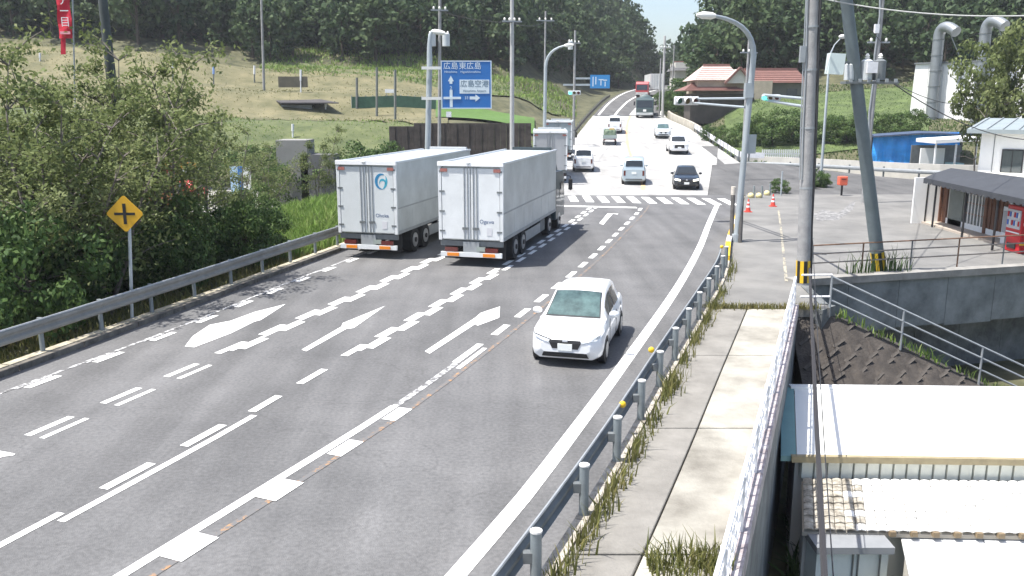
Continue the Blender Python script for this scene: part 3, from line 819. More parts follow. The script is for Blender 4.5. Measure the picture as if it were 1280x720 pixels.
# left guardrail
gl = thing('guardrail', 'long weathered plate guardrail along the left verge in front of the trees', 'guardrail', (-10, 24, 0))
lf = lambda y: kerb_l(y) - .15
w_beam(lf, lin(8, 50, 46), .80, .36, 'rail_plate', mat('m_rail_weathered', (.25, .245, .225), .7, .1, var=.2, scale=2), gl, 1)
MB().tube([(lf(y) + .02, y, .97) for y in lin(8, 50, 46)], .03, 6).build('rail_lip', M_galv, gl, True)
for y in [8.2 + 1.98 * k for k in range(22)]:
    MB().tube([(lf(y) - .12, y, -.2), (lf(y) - .12, y, .98)], .058, 10).build('post', M_steelpost, gl, True)
    MB().box((lf(y) - .05, y, .84), (.1, .08, .14)).build('bracket', M_galv_dark, gl)
# far left guardrail
gf = thing('guardrail', 'dark guardrail on the left edge of the pale road, running up to the wood', 'guardrail', (5, 90, 1.5))
ff = lambda y: kerb_l(y) - .3
w_beam(ff, lin(70, 165, 50), .45, .4, 'rail_plate', mat('m_rail_brown', (.075, .068, .062), .8, var=.2, scale=1), gf, 1, zf=lambda y: zr(y))
for y in lin(70.5, 164.5, 40):
    MB().box((ff(y) - .1, y, zr(y) + .35), (.09, .09, 1.0)).build('post', M_galv_dark, gf)
# white railing on the bridge side of the sidewalk
wr = thing('railing', 'white steel pipe railing on the outer edge of the sidewalk', 'railing', (4.5, 15, .1))
para = thing('parapet', 'stained pinkish concrete edge beam below the white railing', 'parapet', (4.6, 15, -.3))
ys = lin(3, 24.4, 12)
for a_, b_ in zip(ys[:-1], ys[1:]):
    MB().bar((walk_r(a_) + .13, a_, .12), (walk_r(b_) + .13, b_ - .015, .12), .26, .36).build('edge_beam', mat('m_edge_beam', (.30, .25, .25), .9, var=.3, scale=4, c2=(.46, .42, .42), bump=.3), para)
for z in (.42, .66, .9, 1.1):
    MB().tube([(walk_r(y) + .12, y, z) for y in ys], .032 if z > 1 else .022, 8).build('pipe', M_wrail, wr, True)
for y in lin(3.2, 24.2, 12):
    MB().bar((walk_r(y) + .12, y, .28), (walk_r(y) + .12, y, 1.1), .06, .09).build('post', M_wrail, wr)
    for dy in (.35, .7, 1.05, 1.4):
        if y + dy < 24.3: MB().bar((walk_r(y + dy) + .12, y + dy, .42), (walk_r(y + dy) + .12, y + dy, 1.1), .025, .025).build('baluster', M_wrail, wr)
# wall under the sidewalk
rows = [[(walk_r(y) + .02, y, z) for z in (-4.3, -2, -.1)] for y in lin(1, 25.2, 14)]
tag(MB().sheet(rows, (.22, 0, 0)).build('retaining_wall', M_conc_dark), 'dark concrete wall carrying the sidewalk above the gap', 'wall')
# stream wall below the apron railing, in panels
sw = thing('retaining_wall', 'stained grey concrete stream wall below the rusty apron railing', 'wall', (18, 31, -4.2))
x = 9.6; k = 0
M_swall = mat('m_stream_wall', (.115, .13, .135), .85, var=.3, scale=.8, c2=(.20, .215, .215), bump=.3, bscale=6)
while x < 40:
    x1 = x + 1.98
    MB().bar((x, wall_y(x) - .1, -.9), (x1, wall_y(x1) - .1, -.9), .3, 1.8 + .12 * (k % 2)).build('wall_panel', M_swall, sw); k += 1
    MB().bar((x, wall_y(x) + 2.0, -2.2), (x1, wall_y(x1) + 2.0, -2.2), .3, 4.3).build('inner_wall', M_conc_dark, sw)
    x += 2.0
MB().bar((9.4, wall_y(9.4) - .14, .07), (40, wall_y(40) - .14, .07), .5, .24).build('coping', mat('m_coping', (.26, .25, .23), .9, var=.25, scale=2), sw)
MB().bar((9.3, 25.1, -2.0), (9.75, 29.0, -2.0), .25, 4.3).build('return_wall', M_conc_dark, sw)
MB().bar((8.95, 24.6, -1.0), (9.55, 25.2, -1.0), .3, 2.2).build('corner_pier', M_conc_dark, sw)
# rusty railing on the apron edge
ar = thing('railing', 'thin rusty pipe railing along the apron edge above the stream wall', 'railing', (16, 30.6, .12))
ry = lambda x: wall_y(x) + .12
for z in (.5, .82, 1.12):
    MB().tube([(x, ry(x), .12 + z) for x in lin(10.3, 34, 14)], .026, 6).build('pipe', M_rust if z > 1 else mat('m_rail_old', (.23, .20, .175), .8, var=.3, scale=4), ar, True)
for k in range(13):
    x = 10.3 + k * 1.95
    MB().tube([(x, ry(x), .1), (x, ry(x), 1.24)], .03, 6).build('post', M_rust if k % 2 else M_galv_dark, ar, True)
# sloping bank of laid blocks under the stair railing
bk = thing('block_bank', 'brown bank faced with rows of slanted concrete blocks below the stair railing', 'bank', (11, 23, -4.2))
M_bank = mat('m_bank', (.040, .034, .030), .95, var=.3, scale=2, c2=(.062, .053, .045), bump=.5, bscale=14)
M_blk = mat('m_bank_block', (.050, .043, .038), .95, var=.4, scale=3, c2=(.090, .080, .070), bump=.4, bscale=14)
rid = lambda x: Vector((x, 24.9, -.05 - (x - 9.3) * .46 if x > 9.3 else -.05))
foot = lambda x: Vector((x, 20.9, -4.25))
n = 14; xs = lin(8.2, 18.0, n)
top = [rid(x) for x in xs]; bot = [foot(x) for x in xs]; back = [Vector((x, 26.0, p.z)) for x, p in zip(xs, top)]; backb = [Vector((x, 26.0, -4.3)) for x in xs]
MB().grid([backb, back, top, bot]).build('core', M_bank, bk)
blk = MB().box((0, 0, 0), (.46, .09, .05)).mesh('block'); blk.materials.append(M_blk)
rg = random.Random(5)
for r_ in range(15):
    for c_ in range(19):
        x = 8.5 + c_ * .5 + (r_ % 2) * .25
        t_ = (r_ + .5) / 15
        a_, b_ = rid(x), foot(x)
        if a_.z < -3.6: continue
        hgt = (a_.z + 4.2) / 4.2
        if t_ > 1.0 or rg.random() < .3: continue
        p = a_.lerp(b_, t_); nr = (b_ - a_).cross(Vector((1, 0, 0))).normalized()
        if nr.z < 0: nr = -nr
        o = link_mesh('block', blk, None, bk); o.location = p + nr * .008 - Vector(bk.location)
        sl = math.atan2(a_.z - b_.z, a_.y - b_.y); o.rotation_euler = (sl, 0, 0); o.rotation_euler.rotate_axis('Z', R(38) + rg.uniform(-.08, .08))
        o.scale = (1, 1, rg.uniform(.8, 1.5))
pts_ = [(x + rng.normal() * .1, 24.95 + rng.normal() * .1, rid(x).z) for x in rng.uniform(9.6, 16, 260)]
grass('weeds', pts_, .25, F_grass, 'thin green weeds on the crest of the block bank', .02)
# pale stair railing going down the bank crest
sr = thing('railing', 'pale grey three bar stair railing running down the crest of the block bank', 'railing', (12, 24.7, 0))
rx = lambda x: Vector((x, 24.75, rid(x).z))
for z in (.42, .78, 1.12):
    MB().tube([rx(9.35) + Vector((0, 0, z)), rx(17.4) + Vector((0, 0, z))], .03, 8).build('pipe', M_galv, sr, True)
for x in (9.35, 11.55, 14.0, 16.6):
    MB().tube([rx(x) - Vector((0, 0, .1)), rx(x) + Vector((0, 0, 1.14))], .035, 8).build('post', M_galv, sr, True)
for z in (.45, 1.1):
    MB().tube([(8.45, 24.72, z), (9.35, 24.75, z)], .03, 8).build('end_pipe', M_wrail, sr, True)

# ---------------------------------------------------------------- poles
def tape(par, p, d, r, z0=.55, z1=1.25):
    """yellow and black hazard sleeve"""
    n = 7
    for k in range(n):
        a_ = p + d * (z0 + (z1 - z0) * k / n); b_ = p + d * (z0 + (z1 - z0) * (k + 1) / n)
        MB().tube([a_, b_], r, 14).build('hazard_band', M_yellow if k % 2 == 0 else M_black, par, True)
def stripes(par, p, d, r, z0, z1):
    n = 12
    for k in range(n):
        a0 = 2 * math.pi * k / n; a1 = 2 * math.pi * (k + .98) / n
        e = d.orthogonal().normalized(); f_ = d.cross(e)
        ring = lambda z, a, rr_: p + d * z + (e * math.cos(a) + f_ * math.sin(a)) * rr_
        P = [ring(z0, a0, r + .004), ring(z0, a1, r + .004), ring(z1, a1, r + .004), ring(z1, a0, r + .004)]
        c_ = sum(P, Vector()) / 4 - p - d * (z0 + z1) / 2
        MB().prism(P, c_.normalized() * .006).build('hazard_stripe', M_yellow if k % 2 == 0 else M_black, par)
def insulator(par, p):
    return MB().tube([p, p + Vector((0, 0, .06)), p + Vector((0, 0, .08)), p + Vector((0, 0, .12)), p + Vector((0, 0, .2))], [.05, .09, .05, .08, .03], 8).build('insulator', M_porc, par, True)
def crossarm(par, c, ax, ln, n=4, m=None):
    ax = Vector(ax).normalized()
    MB().bar(c - ax * ln / 2, c + ax * ln / 2, .09, .09).build('crossarm', m or M_galv, par)
    for k in range(n):
        insulator(par, c + ax * ln * ((k + .5) / n - .5) + Vector((0, 0, .045)))
def transformer(par, c, r=.3, h=.85):
    MB().tube([c, c + Vector((0, 0, h)), c + Vector((0, 0, h + .08))], [r, r, r * .55], 14).build('transformer', M_tank, par, True)
    for s_ in (-1, 1): insulator(par, c + Vector((s_ * r * .5, 0, h)))
    MB().box(c + Vector((0, r, h * .5)), (.12, .2, h * .7)).build('hanger', M_galv_dark, par)
def pole(label, base, top, r0, r1, m, n=14, name='utility_pole'):
    t = thing(name, label, 'utility pole', base)
    MB().tube([base - Vector((0, 0, .3)), base, base.lerp(top, .5), top], [r0, r0, (r0 + r1) / 2, r1], n).build('shaft', m, t, True)
    return t
# the big near pole
b0 = gz(1003.5, 357, .1); t0 = at(1021, -140, b0.y + .05); d0 = (t0 - b0).normalized()
np1 = pole('tall weathered concrete pole at the left corner of the apron railing', b0, t0, .225, .165, M_polec, 18)
stripes(np1, b0, d0, .225, .12, .85)
for z in (3.2, 5.1, 6.9, 8.2): MB().tube([b0 + d0 * z, b0 + d0 * (z + .06)], .215, 14).build('band', M_galv, np1, True)
for k, (dx, r) in enumerate(((-.2, .03), (.2, .04), (-.27, .02))):
    MB().tube([b0 + d0 * z + Vector((dx + .02 * math.sin(z * 2 + k), -.12, 0)) for z in ([.1, 2, 4, 6, 8, 10, 12.6] if k == 1 else [3.5, 5, 7, 9, 12.6])], r, 6).build('conduit', M_cable if k == 1 else M_galv, np1, True)
MB().box(b0 + d0 * 7.4 + Vector((-.3, -.1, 0)), (.16, .14, .5)).build('junction_box', M_galv, np1)
crossarm(np1, b0 + d0 * 12.6, (1, .3, 0), 1.8, 4)
# leaning steel pole
b1 = Vector((at(1099, 343, 30.4).x, 30.4, .1)); t1 = at(1053, -40, 29.6); d1 = (t1 - b1).normalized()
np2 = pole('leaning dark grey steel pole with a hazard band behind the apron railing', b1, t1, .23, .19, M_poles, 18)
stripes(np2, b1, d1, .23, .05, .75)
# platform with transformers between the leaning pole and the pole by the tarp
zp = zat(103, 29.6)
pc = b1 + d1 * ((zp - b1.z) / d1.z)
MB().bar(pc + Vector((-.45, -.05, 0)), pc + Vector((1.35, .1, 0)), .5, .08).build('platform', M_galv_dark, np2)
for k in range(6): MB().box(pc + Vector((-.3 + k * .3, -.28, .06)), (.1, .06, .12)).build('platform_clamp', M_galv, np2)
for dx, r, h in ((.28, .2, .62), (.72, .2, .62), (-.28, .17, .5)):
    c = pc + Vector((dx, -.05, .08)); MB().tube([c, c + Vector((0, 0, h)), c + Vector((0, 0, h + .06))], [r, r, r * .5], 12).build('transformer', M_tank if dx != .72 else M_galv_dark, np2, True)
    insulator(np2, c + Vector((0, 0, h + .05)))
MB().box(pc + Vector((.35, -.33, .48)), (.34, .12, .36)).build('switch_box', M_wrail, np2)
sb = at(1044, 80, 29.2)
MB().box(sb, (.5, .34, .66), ry=.06).build('control_cabinet', mat('m_cabinet_pale', (.62, .70, .68), .35, var=.06, scale=2), np2)
MB().bar(sb + Vector((0, .2, .2)), b1 + d1 * ((sb.z - b1.z) / d1.z), .06, .06).build('cabinet_bracket', M_galv_dark, np2)
# bracket lamp, service pole behind
b2 = Vector((at(1085, 185, 52).x, 52, .05)); t2 = at(1106, -30, 52)
np3 = pole('thin pole with wrapped cables in front of the blue tarp shed', b2, t2, .15, .11, M_polec)
MB().tube([b2 + (t2 - b2) * (k / 12) + Vector((-.16 + .05 * math.sin(k * 2.1), -.1, 0)) for k in range(1, 13)], .05, 6).build('cable_bundle', M_galv, np3, True)
MB().box(t2 + Vector((-.25, -.1, -2.9)), (.25, .2, .5)).build('service_box', M_wrail, np3)
crossarm(np3, b2.lerp(t2, .72), (1, 0, 0), 1.3, 3)
b3 = Vector((at(1027, 210, 66).x, 66, 0.0)); t3 = at(1037, 70, 66)
np4 = thing('street_lamp', 'thin pole with a small bracket lamp beside the far side road', 'street lamp', b3)
MB().tube([b3, t3, t3 + Vector((.3, 0, .8)), t3 + Vector((.8, 0, 1.35))], [.11, .08, .04, .04], 10).build('shaft', M_lampg, np4, True)
MB().ball(t3 + Vector((.85, 0, 1.38)), (.3, .2, .16), 10, 6).build('lamp_head', M_porc, np4, True)
# small leaning poles, left and far
def simple_pole(label, u0, v0, u1, v1, Y, r, m=M_polec, arms=(), tf=()):
    a_, b_ = at(u0, v0, Y), at(u1, v1, Y)
    a_.z = min(a_.z, float(land(a_.x, Y)) - .05) if True else a_.z
    t = pole(label, a_, b_, r, r * .75, m)
    for (v, ln, n_) in arms: crossarm(t, at(u1 + (u0 - u1) * (v - v1) / (v0 - v1), v, Y) + Vector((0, -.15, 0)), (1, .25, 0), ln, n_)
    for (v, s_) in tf:
        transformer(t, at(u1 + (u0 - u1) * (v - v1) / (v0 - v1), v, Y) + Vector((s_ * .48, -.2, 0)), .26, .8)
    return t
simple_pole('dark leaning pole standing in the trees on the left', 152, 190, 127, -12, 34, .22, mat('m_pole_dark', (.06, .07, .07), .8, var=.25, scale=2))
simple_pole('thin pole on the dry field in front of the left wood', 329, 96, 326, -20, 112, .17)
simple_pole('pole with two transformers and crossarms behind the blue direction sign', 548, 190, 550, -30, 62, .13, M_polec, ((13, 1.2, 3),), ((58, -1), (58, 1)))
simple_pole('pale concrete pole with a crossarm right of the blue direction sign', 640, 186, 640, -25, 62, .17, mat('m_pole_pale', (.42, .42, .41), .8, var=.12, scale=2), ((27, 1.4, 4),))
simple_pole('slim pole rising beside the curved lamp left of the main road', 680, 110, 682, 14, 78, .10, M_polec, ((26, 1.6, 3),))
sp_ = simple_pole('pole with a transformer carrying the far blue sign left of the main road', 717, 158, 719, 38, 93, .15, M_polec, ((54, 1.2, 3),), ((62, -1),))
simple_pole('far tall pale pole at the right edge of the climbing road', 828, 145, 831, 45, 122, .2, mat('m_pole_pale', (.42, .42, .41), .8), ((60, 1.6, 3),))
simple_pole('far slim pole nearest the trucks at the right edge of the climbing road', 824, 145, 826, 73, 126, .12)
simple_pole('far thin pole in front of the gap in the hills', 840, 108, 843, 56, 140, .13)
simple_pole('slim concrete pole just left of the right street lamp', 928, 205, 937, 40, 66, .12, M_polec, ((66, 1.4, 3),))
simple_pole('far thin pole left of the red roofed house', 866, 100, 867, 52, 150, .12)
# field posts on the left
M_fpost = mat('m_field_post', (.16, .17, .16), .8, var=.2, scale=2)
for k, (u, v0, v1, Y) in enumerate(((446, 140, 97, 82), (471, 148, 84, 80), (494, 152, 87, 79))):
    a_ = hit(u, v0); b_ = at(u, v1, a_.y)
    MB().tube([a_, b_], .14, 8).solo('field_post', M_fpost, 'dark post on the green terrace, ' + ('shortest and leftmost of three', 'tallest, in the middle of three', 'rightmost of three, nearest the curved lamp')[k], 'post', 'posts on the terrace', smooth=True)
for k, (u, v0, v1, Y, bl) in enumerate(((216, 104, 76, 100, 0), (267, 108, 80, 98, 1), (318, 106, 82, 98, 0), (376, 118, 87, 92, 0), (50, 80, 66, 106, 0), (407, 140, 128, 86, 0), (366, 175, 155, 74, 0))):
    a_ = hit(u, v0); b_ = at(u, v1, a_.y)
    t = thing('marker_post', ('white', 'blue and white')[bl] + ' marker post on the fields, ' + ('left of the blue topped one', 'topped with blue', 'right of the blue topped one', 'beside the flat dark roof', 'farthest left', 'right of the flat dark roof', 'lowest, near the parking lot')[k], 'post', a_, 0, 'marker posts on the fields')
    MB().tube([a_, a_.lerp(b_, .55)], .09, 8).build('stake', M_fpost if k < 3 else M_wrail, t, True)
    MB().tube([a_.lerp(b_, .55), b_], .14, 8).build('wrap', mat('m_blue_wrap', (.25, .38, .72), .6) if bl else M_wrail, t, True)

# ---------------------------------------------------------------- street lamps
def bend(p0, p1, p2, n=8):
    return [(Vector(p0) * (1 - t) ** 2 + Vector(p1) * 2 * t * (1 - t) + Vector(p2) * t * t) for t in lin(0, 1, n)]
def lamp(label, base, path, r, head_dir, m=M_lampg):
    t = thing('street_lamp', label, 'street lamp', base)
    MB().tube(path, [r * (1 - .5 * k / (len(path) - 1)) for k in range(len(path))], 12).build('shaft', m, t, True)
    MB().tube([base, base + Vector((0, 0, .35))], r * 1.5, 12).build('base_collar', m, t, True)
    p = Vector(path[-1]); d = Vector(head_dir).normalized()
    q = MB().tube([p - d * .05, p + d * .1, p + d * .5, p + d * .75], [.08, .14, .15, .06], 10).build('lamp_head', M_porc, t, True)
    return t
lb = gz(920, 302, .12); Y = lb.y
tp = at(942, 70, Y); c1 = at(943, 28, Y); tipp = at(893, 20, Y - 1.0)
lampR = lamp('tall grey street lamp with a curved arm over the right edge of the main road', lb, [lb, lb.lerp(tp, .5), tp] + bend(tp, c1, tipp)[1:], .14, (-1, -.15, .05))
MB().box(at(936, 113, Y), (.35, .3, .6)).build('signal_cabinet', M_lampg, lampR)
MB().box(at(939, 180, Y + .1), (.4, .06, .8)).build('back_plate', M_lampg, lampR)
Y = 50.0
a_ = Vector((at(532, 215, Y).x, Y, -.1)); b_ = at(537, 75, Y); c_ = at(540, 38, Y); e_ = at(540, 40, Y - .2)
signpost = lamp('grey lamp post with a hooked top that carries the large blue direction sign', a_, [a_, b_] + bend(b_, at(536, 40, Y), at(541, 39, Y), 7)[1:], .17, (1, -.3, -.2))
Y = 75.0
a_ = Vector((at(680, 168, Y).x, Y, .2)); b_ = at(682, 84, Y)
lamp('pale street lamp with a bowed arm left of the pale road', a_, [a_, b_] + bend(b_, at(683, 62, Y), at(706, 57, Y - .6), 7)[1:], .15, (1, -.1, .1))

# ---------------------------------------------------------------- signs
M_blue = mat('m_sign_blue', (.018, .14, .42), .45, var=.04, scale=2)
M_swhite = mat('m_sign_white', (.62, .70, .74), .5)
M_sback = mat('m_sign_back', (.35, .36, .37), .5, .4)
def sign_frame(o):   # rotation for text facing the camera side
    return (R(90), 0, 0)
Y = 49.6
c_ = at(583, 106, Y); w_, h_ = 2.83, 2.62
sg = thing('direction_sign', 'large blue road direction sign with white lettering and arrows on the hooked lamp post', 'sign', c_ - Vector((0, 0, h_ / 2)))
o = MB().box(c_, (w_, .05, h_)).build('panel', M_blue, sg)
for s_, q in (((w_, .02, .05), (0, h_ / 2 - .03)), ((w_, .02, .05), (0, -h_ / 2 + .03))):
    MB().box(c_ + Vector((0, -.032, q[1])), s_).build('border', M_swhite, sg)
for q in (-1, 1): MB().box(c_ + Vector((q * (w_ / 2 - .03), -.031, 0)), (.05, .02, h_ - .12)).build('border', M_swhite, sg)
def stext(par, s, x, z, size, m=M_swhite, sx=1.0, dy=-.034, c=None):
    q = (c or c_) + Vector((x, dy, z)) - Vector(par.location)
    return text_mesh('lettering', s, size, m, par, q, (R(90), 0, 0), 'CENTER', .003, sx)
stext(sg, '広島', -.86, 1.0, .42); stext(sg, '東広島', .22, 1.0, .42)
stext(sg, 'Hiroshima', -.86, .70, .17); stext(sg, 'Higashihiroshima', .24, .70, .165)
MB().box(c_ + Vector((.45, -.033, -.1)), (1.66, .02, .76)).build('white_panel', M_swhite, sg)
M_sgrey = mat('m_sign_grey', (.10, .16, .22), .5)
stext(sg, '広島空港', .45, .04, .40, M_sgrey, dy=-.047); stext(sg, 'Hiroshima Airport', .45, -.33, .17, M_sgrey, dy=-.047)
MB().box(c_ + Vector((-.86, -.033, -.75)), (.16, .02, .95)).build('arrow_shaft', M_swhite, sg)
MB().prism([c_ + Vector((x, -.042, z)) for x, z in ((-.94, .05), (-.78, .05), (-.78, .18), (-.70, .2), (-.86, .5), (-1.02, .2), (-.94, .18))], (0, .01, 0)).build('arrow_head', M_swhite, sg)
MB().box(c_ + Vector((-.80, -.044, -.72)), (.98, .02, .13)).build('arrow_bar', M_swhite, sg)
MB().prism([c_ + Vector((x, -.042, z - .72)) for x, z in ((.18, -.08), (.5, -.08), (.5, -.2), (.76, 0), (.5, .2), (.5, .08), (.18, .08))], (0, .01, 0)).build('arrow_head', M_swhite, sg)
MB().prism([c_ + Vector((-.86 + .2 * math.cos(a_ * .5236) * (1 if math.sin(a_ * .5236) > 0 else .8), -.04, -.18 + .2 * math.sin(a_ * .5236))) for a_ in range(12)], (0, .008, 0)).build('route_shield', M_blue, sg)
stext(sg, '2', -.86, -.18, .26, dy=-.046); stext(sg, '33', 0, -.72, .22)
for v in (85, 123):
    q = at(548, v, Y + .15); MB().bar(at(527, v, Y + .12), at(585, v, Y + .12), .1, .16).build('bracket_arm', M_porc, sg)
# small hanging device under the sign
MB().box(at(561, 143, Y), (.28, .22, .3)).build('sensor', M_wrail, sg)
# far blue sign
Y = 95.0; c2_ = at(750, 102, Y)
s2 = thing('direction_sign', 'small far blue sign on a pole arm left of the climbing road', 'sign', c2_ - Vector((0, 0, .7)))
MB().box(c2_, (2.1, .06, 1.4)).build('panel', mat('m_sign_blue_far', (.03, .22, .5), .5), s2)
for v in (98, 106): MB().bar(at(704 if v > 100 else 718, v, Y + .1), at(752, v, Y + .1), .12, .2).build('bracket_arm', M_lampg, s2)
for dx, dz, ww, hh in ((-.75, 0, .1, 1.0), (-.45, .1, .1, .8), (.1, .2, .5, .1), (.1, -.1, .1, .6), (.55, .15, .4, .1), (.55, -.25, .1, .5)):
    MB().box(c2_ + Vector((dx, -.035, dz)), (ww, .02, hh)).build('sign_mark', M_swhite, s2)
# yellow crossroads warning sign
Y = 23.4; bp = Vector((kerb_l(Y) - .42, Y, -.2)); cs = at(157, 267, Y); cs.x = cs.x
ws = thing('warning_sign', 'yellow diamond crossroads warning sign on a grey post behind the left guardrail', 'sign', bp)
MB().tube([bp, Vector((cs.x + .08, Y, cs.z - .2)), Vector((cs.x + .03, Y, cs.z + .4))], .045, 10).build('post', M_lampg, ws, True)
dh = .5
P = []
for k in range(4):
    a_ = math.pi / 2 * k; ctr = Vector((math.cos(a_), 0, math.sin(a_))) * (dh - .09)
    for q in (-.6, -.2, .2, .6): P.append(cs + ctr + Vector((math.cos(a_ + q), 0, math.sin(a_ + q))) * .075 + Vector((0, -.06, 0)))
MB().prism(P, (0, .02, 0)).build('plate', mat('m_sign_yellow', (.62, .34, .015), .5, var=.05, scale=3), ws)
MB().box(cs + Vector((0, -.066, 0)), (.085, .012, .56)).build('cross_upright', M_black, ws)
MB().box(cs + Vector((0, -.065, 0)), (.56, .010, .07)).build('cross_bar', M_black, ws)
# red banner on a pole
Y = 40.0; ub = (78, 70); top_ = at(74, -30, Y); bt = Vector((at(80, 150, Y).x, Y, float(land(at(80, 150, Y).x, Y))))
bn = thing('banner', 'tall narrow red advertising banner with white characters above the left trees', 'banner', bt)
MB().tube([bt, at(90, -32, Y)], .035, 8).build('pole', M_galv, bn, True)
rows = [[at(70 + (v / 70) * 6 + s_ * 17 + .6 * math.sin(v * .2 + s_ * 3), v, Y - .05 - .04 * math.sin(v * .15 + s_ * 4)) for s_ in lin(0, 1, 6)] for v in lin(-30, 48, 14)]
MB().sheet(rows, (0, .01, 0)).build('cloth', mat('m_banner_red', (.55, .02, .045), .8, var=.1, scale=3), bn)
MB().bar(at(70, -30, Y), at(91, -31, Y), .04, .04).build('top_rod', M_galv, bn)
MB().sheet([[at(u, v, Y - .03) for u in (76, 82)] for v in (48, 56, 68)], (0, .012, 0)).build('cloth_tail', mat('m_banner_red', (.55, .02, .045), .8), bn)
M_bw = mat('m_banner_white', (.8, .78, .78), .7)
for k, ch in enumerate('ヒヨアー目'):
    v = -26 + k * 13.5; q = at(79 + v / 70 * 6, v, Y - .14)
    o = text_mesh('lettering', ch, .46, M_bw, bn, q - Vector(bn.location), (R(90), 0, 0), 'CENTER', .004)
MB().box(at(81.5, 41, Y - .13), (.45, .01, .12)).build('lettering', mat('m_banner_pink', (.8, .35, .4), .7), bn)

# ---------------------------------------------------------------- traffic signals
def lens_mat(nm, c, on): return mat(nm, c, .3, emit=(c, 3.0) if on else None)
L_g, L_y, L_r = lens_mat('m_lens_green_on', (.05, .75, .55), True), lens_mat('m_lens_yellow_off', (.10, .07, .02), False), lens_mat('m_lens_red_off', (.10, .02, .02), False)
L_o = lens_mat('m_lens_green_off', (.02, .09, .07), False)
def signal(label, c, rz, arm_to, lit=True, s=1.0, hm=None):
    base = Vector(arm_to[0]); t = thing('traffic_signal', label, 'traffic signal', c)
    f_ = Vector((math.sin(rz), -math.cos(rz), 0)); r_ = Vector((math.cos(rz), math.sin(rz), 0))
    hm = hm or mat('m_signal_grey', (.50, .53, .54), .5)
    bevel(MB().box(c, (1.25 * s, .22, .42 * s), rz).build('housing', hm, t), .05, 2)
    for k in (-1, 0, 1):
        p = c + r_ * k * .40 * s + f_ * .115
        MB().tube([p - f_ * .01, p + f_ * .02], .15 * s, 16).build('lens', (L_g if lit else L_o, L_y, L_r)[k + 1], t, True)
        n = 9; P = [p + f_ * .02 + (r_ * math.cos(R(200 - 220 * q / (n - 1))) + Vector((0, 0, 1)) * math.sin(R(200 - 220 * q / (n - 1)))) * .17 * s for q in range(n)]
        MB().sheet([P, [x_ + f_ * .26 + Vector((0, 0, -.03)) for x_ in P]], (0, 0, .012)).build('visor', hm, t)
    for k, a_ in enumerate(arm_to):
        MB().tube([c + r_ * (.3 if k else .5) * s * (1 if Vector(a_).x > c.x else -1) + Vector((0, 0, -.1 if k else .1)), a_], .05, 8).build('arm', M_lampg, t, True)
    return t
Y = 44.0; pl = at(934, 122, 37.2)
signal('pale unlit signal above the right lanes, on an arm from the right street lamp', at(858, 126, Y), R(8), [at(933, 123, 37.5), at(931, 134, 37.4)], False, 1.0, mat('m_signal_pale', (.66, .67, .67), .5))
signal('signal with a green lens on an arm from the big concrete pole', at(964, 122, 33.5), R(-22), [b0 + d0 * (zat(124, 29) - .1), b0 + d0 * (zat(134, 29) - .1)], True, .56)
signal('small far signal with a green lens on the pole left of the climbing road', at(718, 116, 91.5), R(-8), [at(718, 116, 93), at(718, 120, 93)], True, 1.05)

# ---------------------------------------------------------------- small street things
def cone(label, p):
    t = thing('traffic_cone', label, 'cone', p, 0, 'cones on the apron')
    M_c = mat('m_cone_red', (.62, .06, .04), .6, var=.1, scale=6)
    MB().box(p + Vector((0, 0, .02)), (.38, .38, .04)).build('base', M_c, t)
    z0, z1 = .04, .72; rr_ = lambda z: .145 - .115 * (z - z0) / (z1 - z0)
    for k, (a_, b_) in enumerate(((.04, .26), (.26, .36), (.36, .48), (.48, .57), (.57, .72))):
        MB().tube([p + Vector((0, 0, a_)), p + Vector((0, 0, b_))], [rr_(a_), rr_(b_)], 14).build('cone_band', M_wrail if k % 2 else M_c, t, True)
cone('red and white traffic cone beside the right street lamp', gz(935, 265, .12)); cone('red and white traffic cone farther from the street lamp, toward the apron', gz(966, 258, .12))
p = gz(1052, 243, .0); p.y = 56.3; p.x = at(1052, 240, 56.3).x
pb = thing('letter_box', 'small orange red box on a short post at the far edge of the apron', 'letter box', p)
MB().bar(p, p + Vector((0, 0, .8)), .1, .1).build('post', M_black, pb)
bevel(MB().box(p + Vector((0, 0, 1.08)), (.55, .45, .58)).build('box', mat('m_box_orange', (.68, .13, .07), .5, var=.08, scale=3), pb), .05)
MB().box(p + Vector((0, -.235, 1.2)), (.3, .02, .05)).build('slot', M_black, pb)
# low posts with yellow feet along the far apron edge
for k, (u, v) in enumerate(((942, 247), (952, 247), (962, 244))):
    p = gz(u, v, .12); t = thing('edge_post', 'low dark post with a pale foot at the far apron edge, ' + ('nearest the street lamp', 'middle of three', 'nearest the letter box')[k], 'post', p, 0, 'low posts at the far apron edge')
    MB().tube([p, p + Vector((0, 0, .75))], .06, 8).build('shaft', M_steelpost, t, True); MB().ball(p + Vector((-.2, -.05, .12)), .2, 10, 6).build('foot', mat('m_foot', (.7, .6, .3), .7), t, True)
for u, v, s in ((975, 243, .45), (1020, 236, .6), (1026, 236, .5), (1010, 238, .45)):
    p = gz(u, v, .0); shrub(p.x, p.y, s, 'small green bush on the strip at the far apron edge', 'bushes at the far apron edge', z=.05)
# thin post next to the bushes
p = gz(1012, 240, .1); MB().tube([p, p + Vector((0, 0, 1.5))], .05, 8).solo('edge_pole', M_lampg, 'thin grey marker pole among the bushes at the far apron edge', 'post', smooth=True)
p = gz(976, 245, .1); MB().tube([p, p + Vector((0, 0, 1.6))], .05, 8).solo('edge_pole', M_lampg, 'thin pale marker pole between the cones and the bushes', 'post', smooth=True)
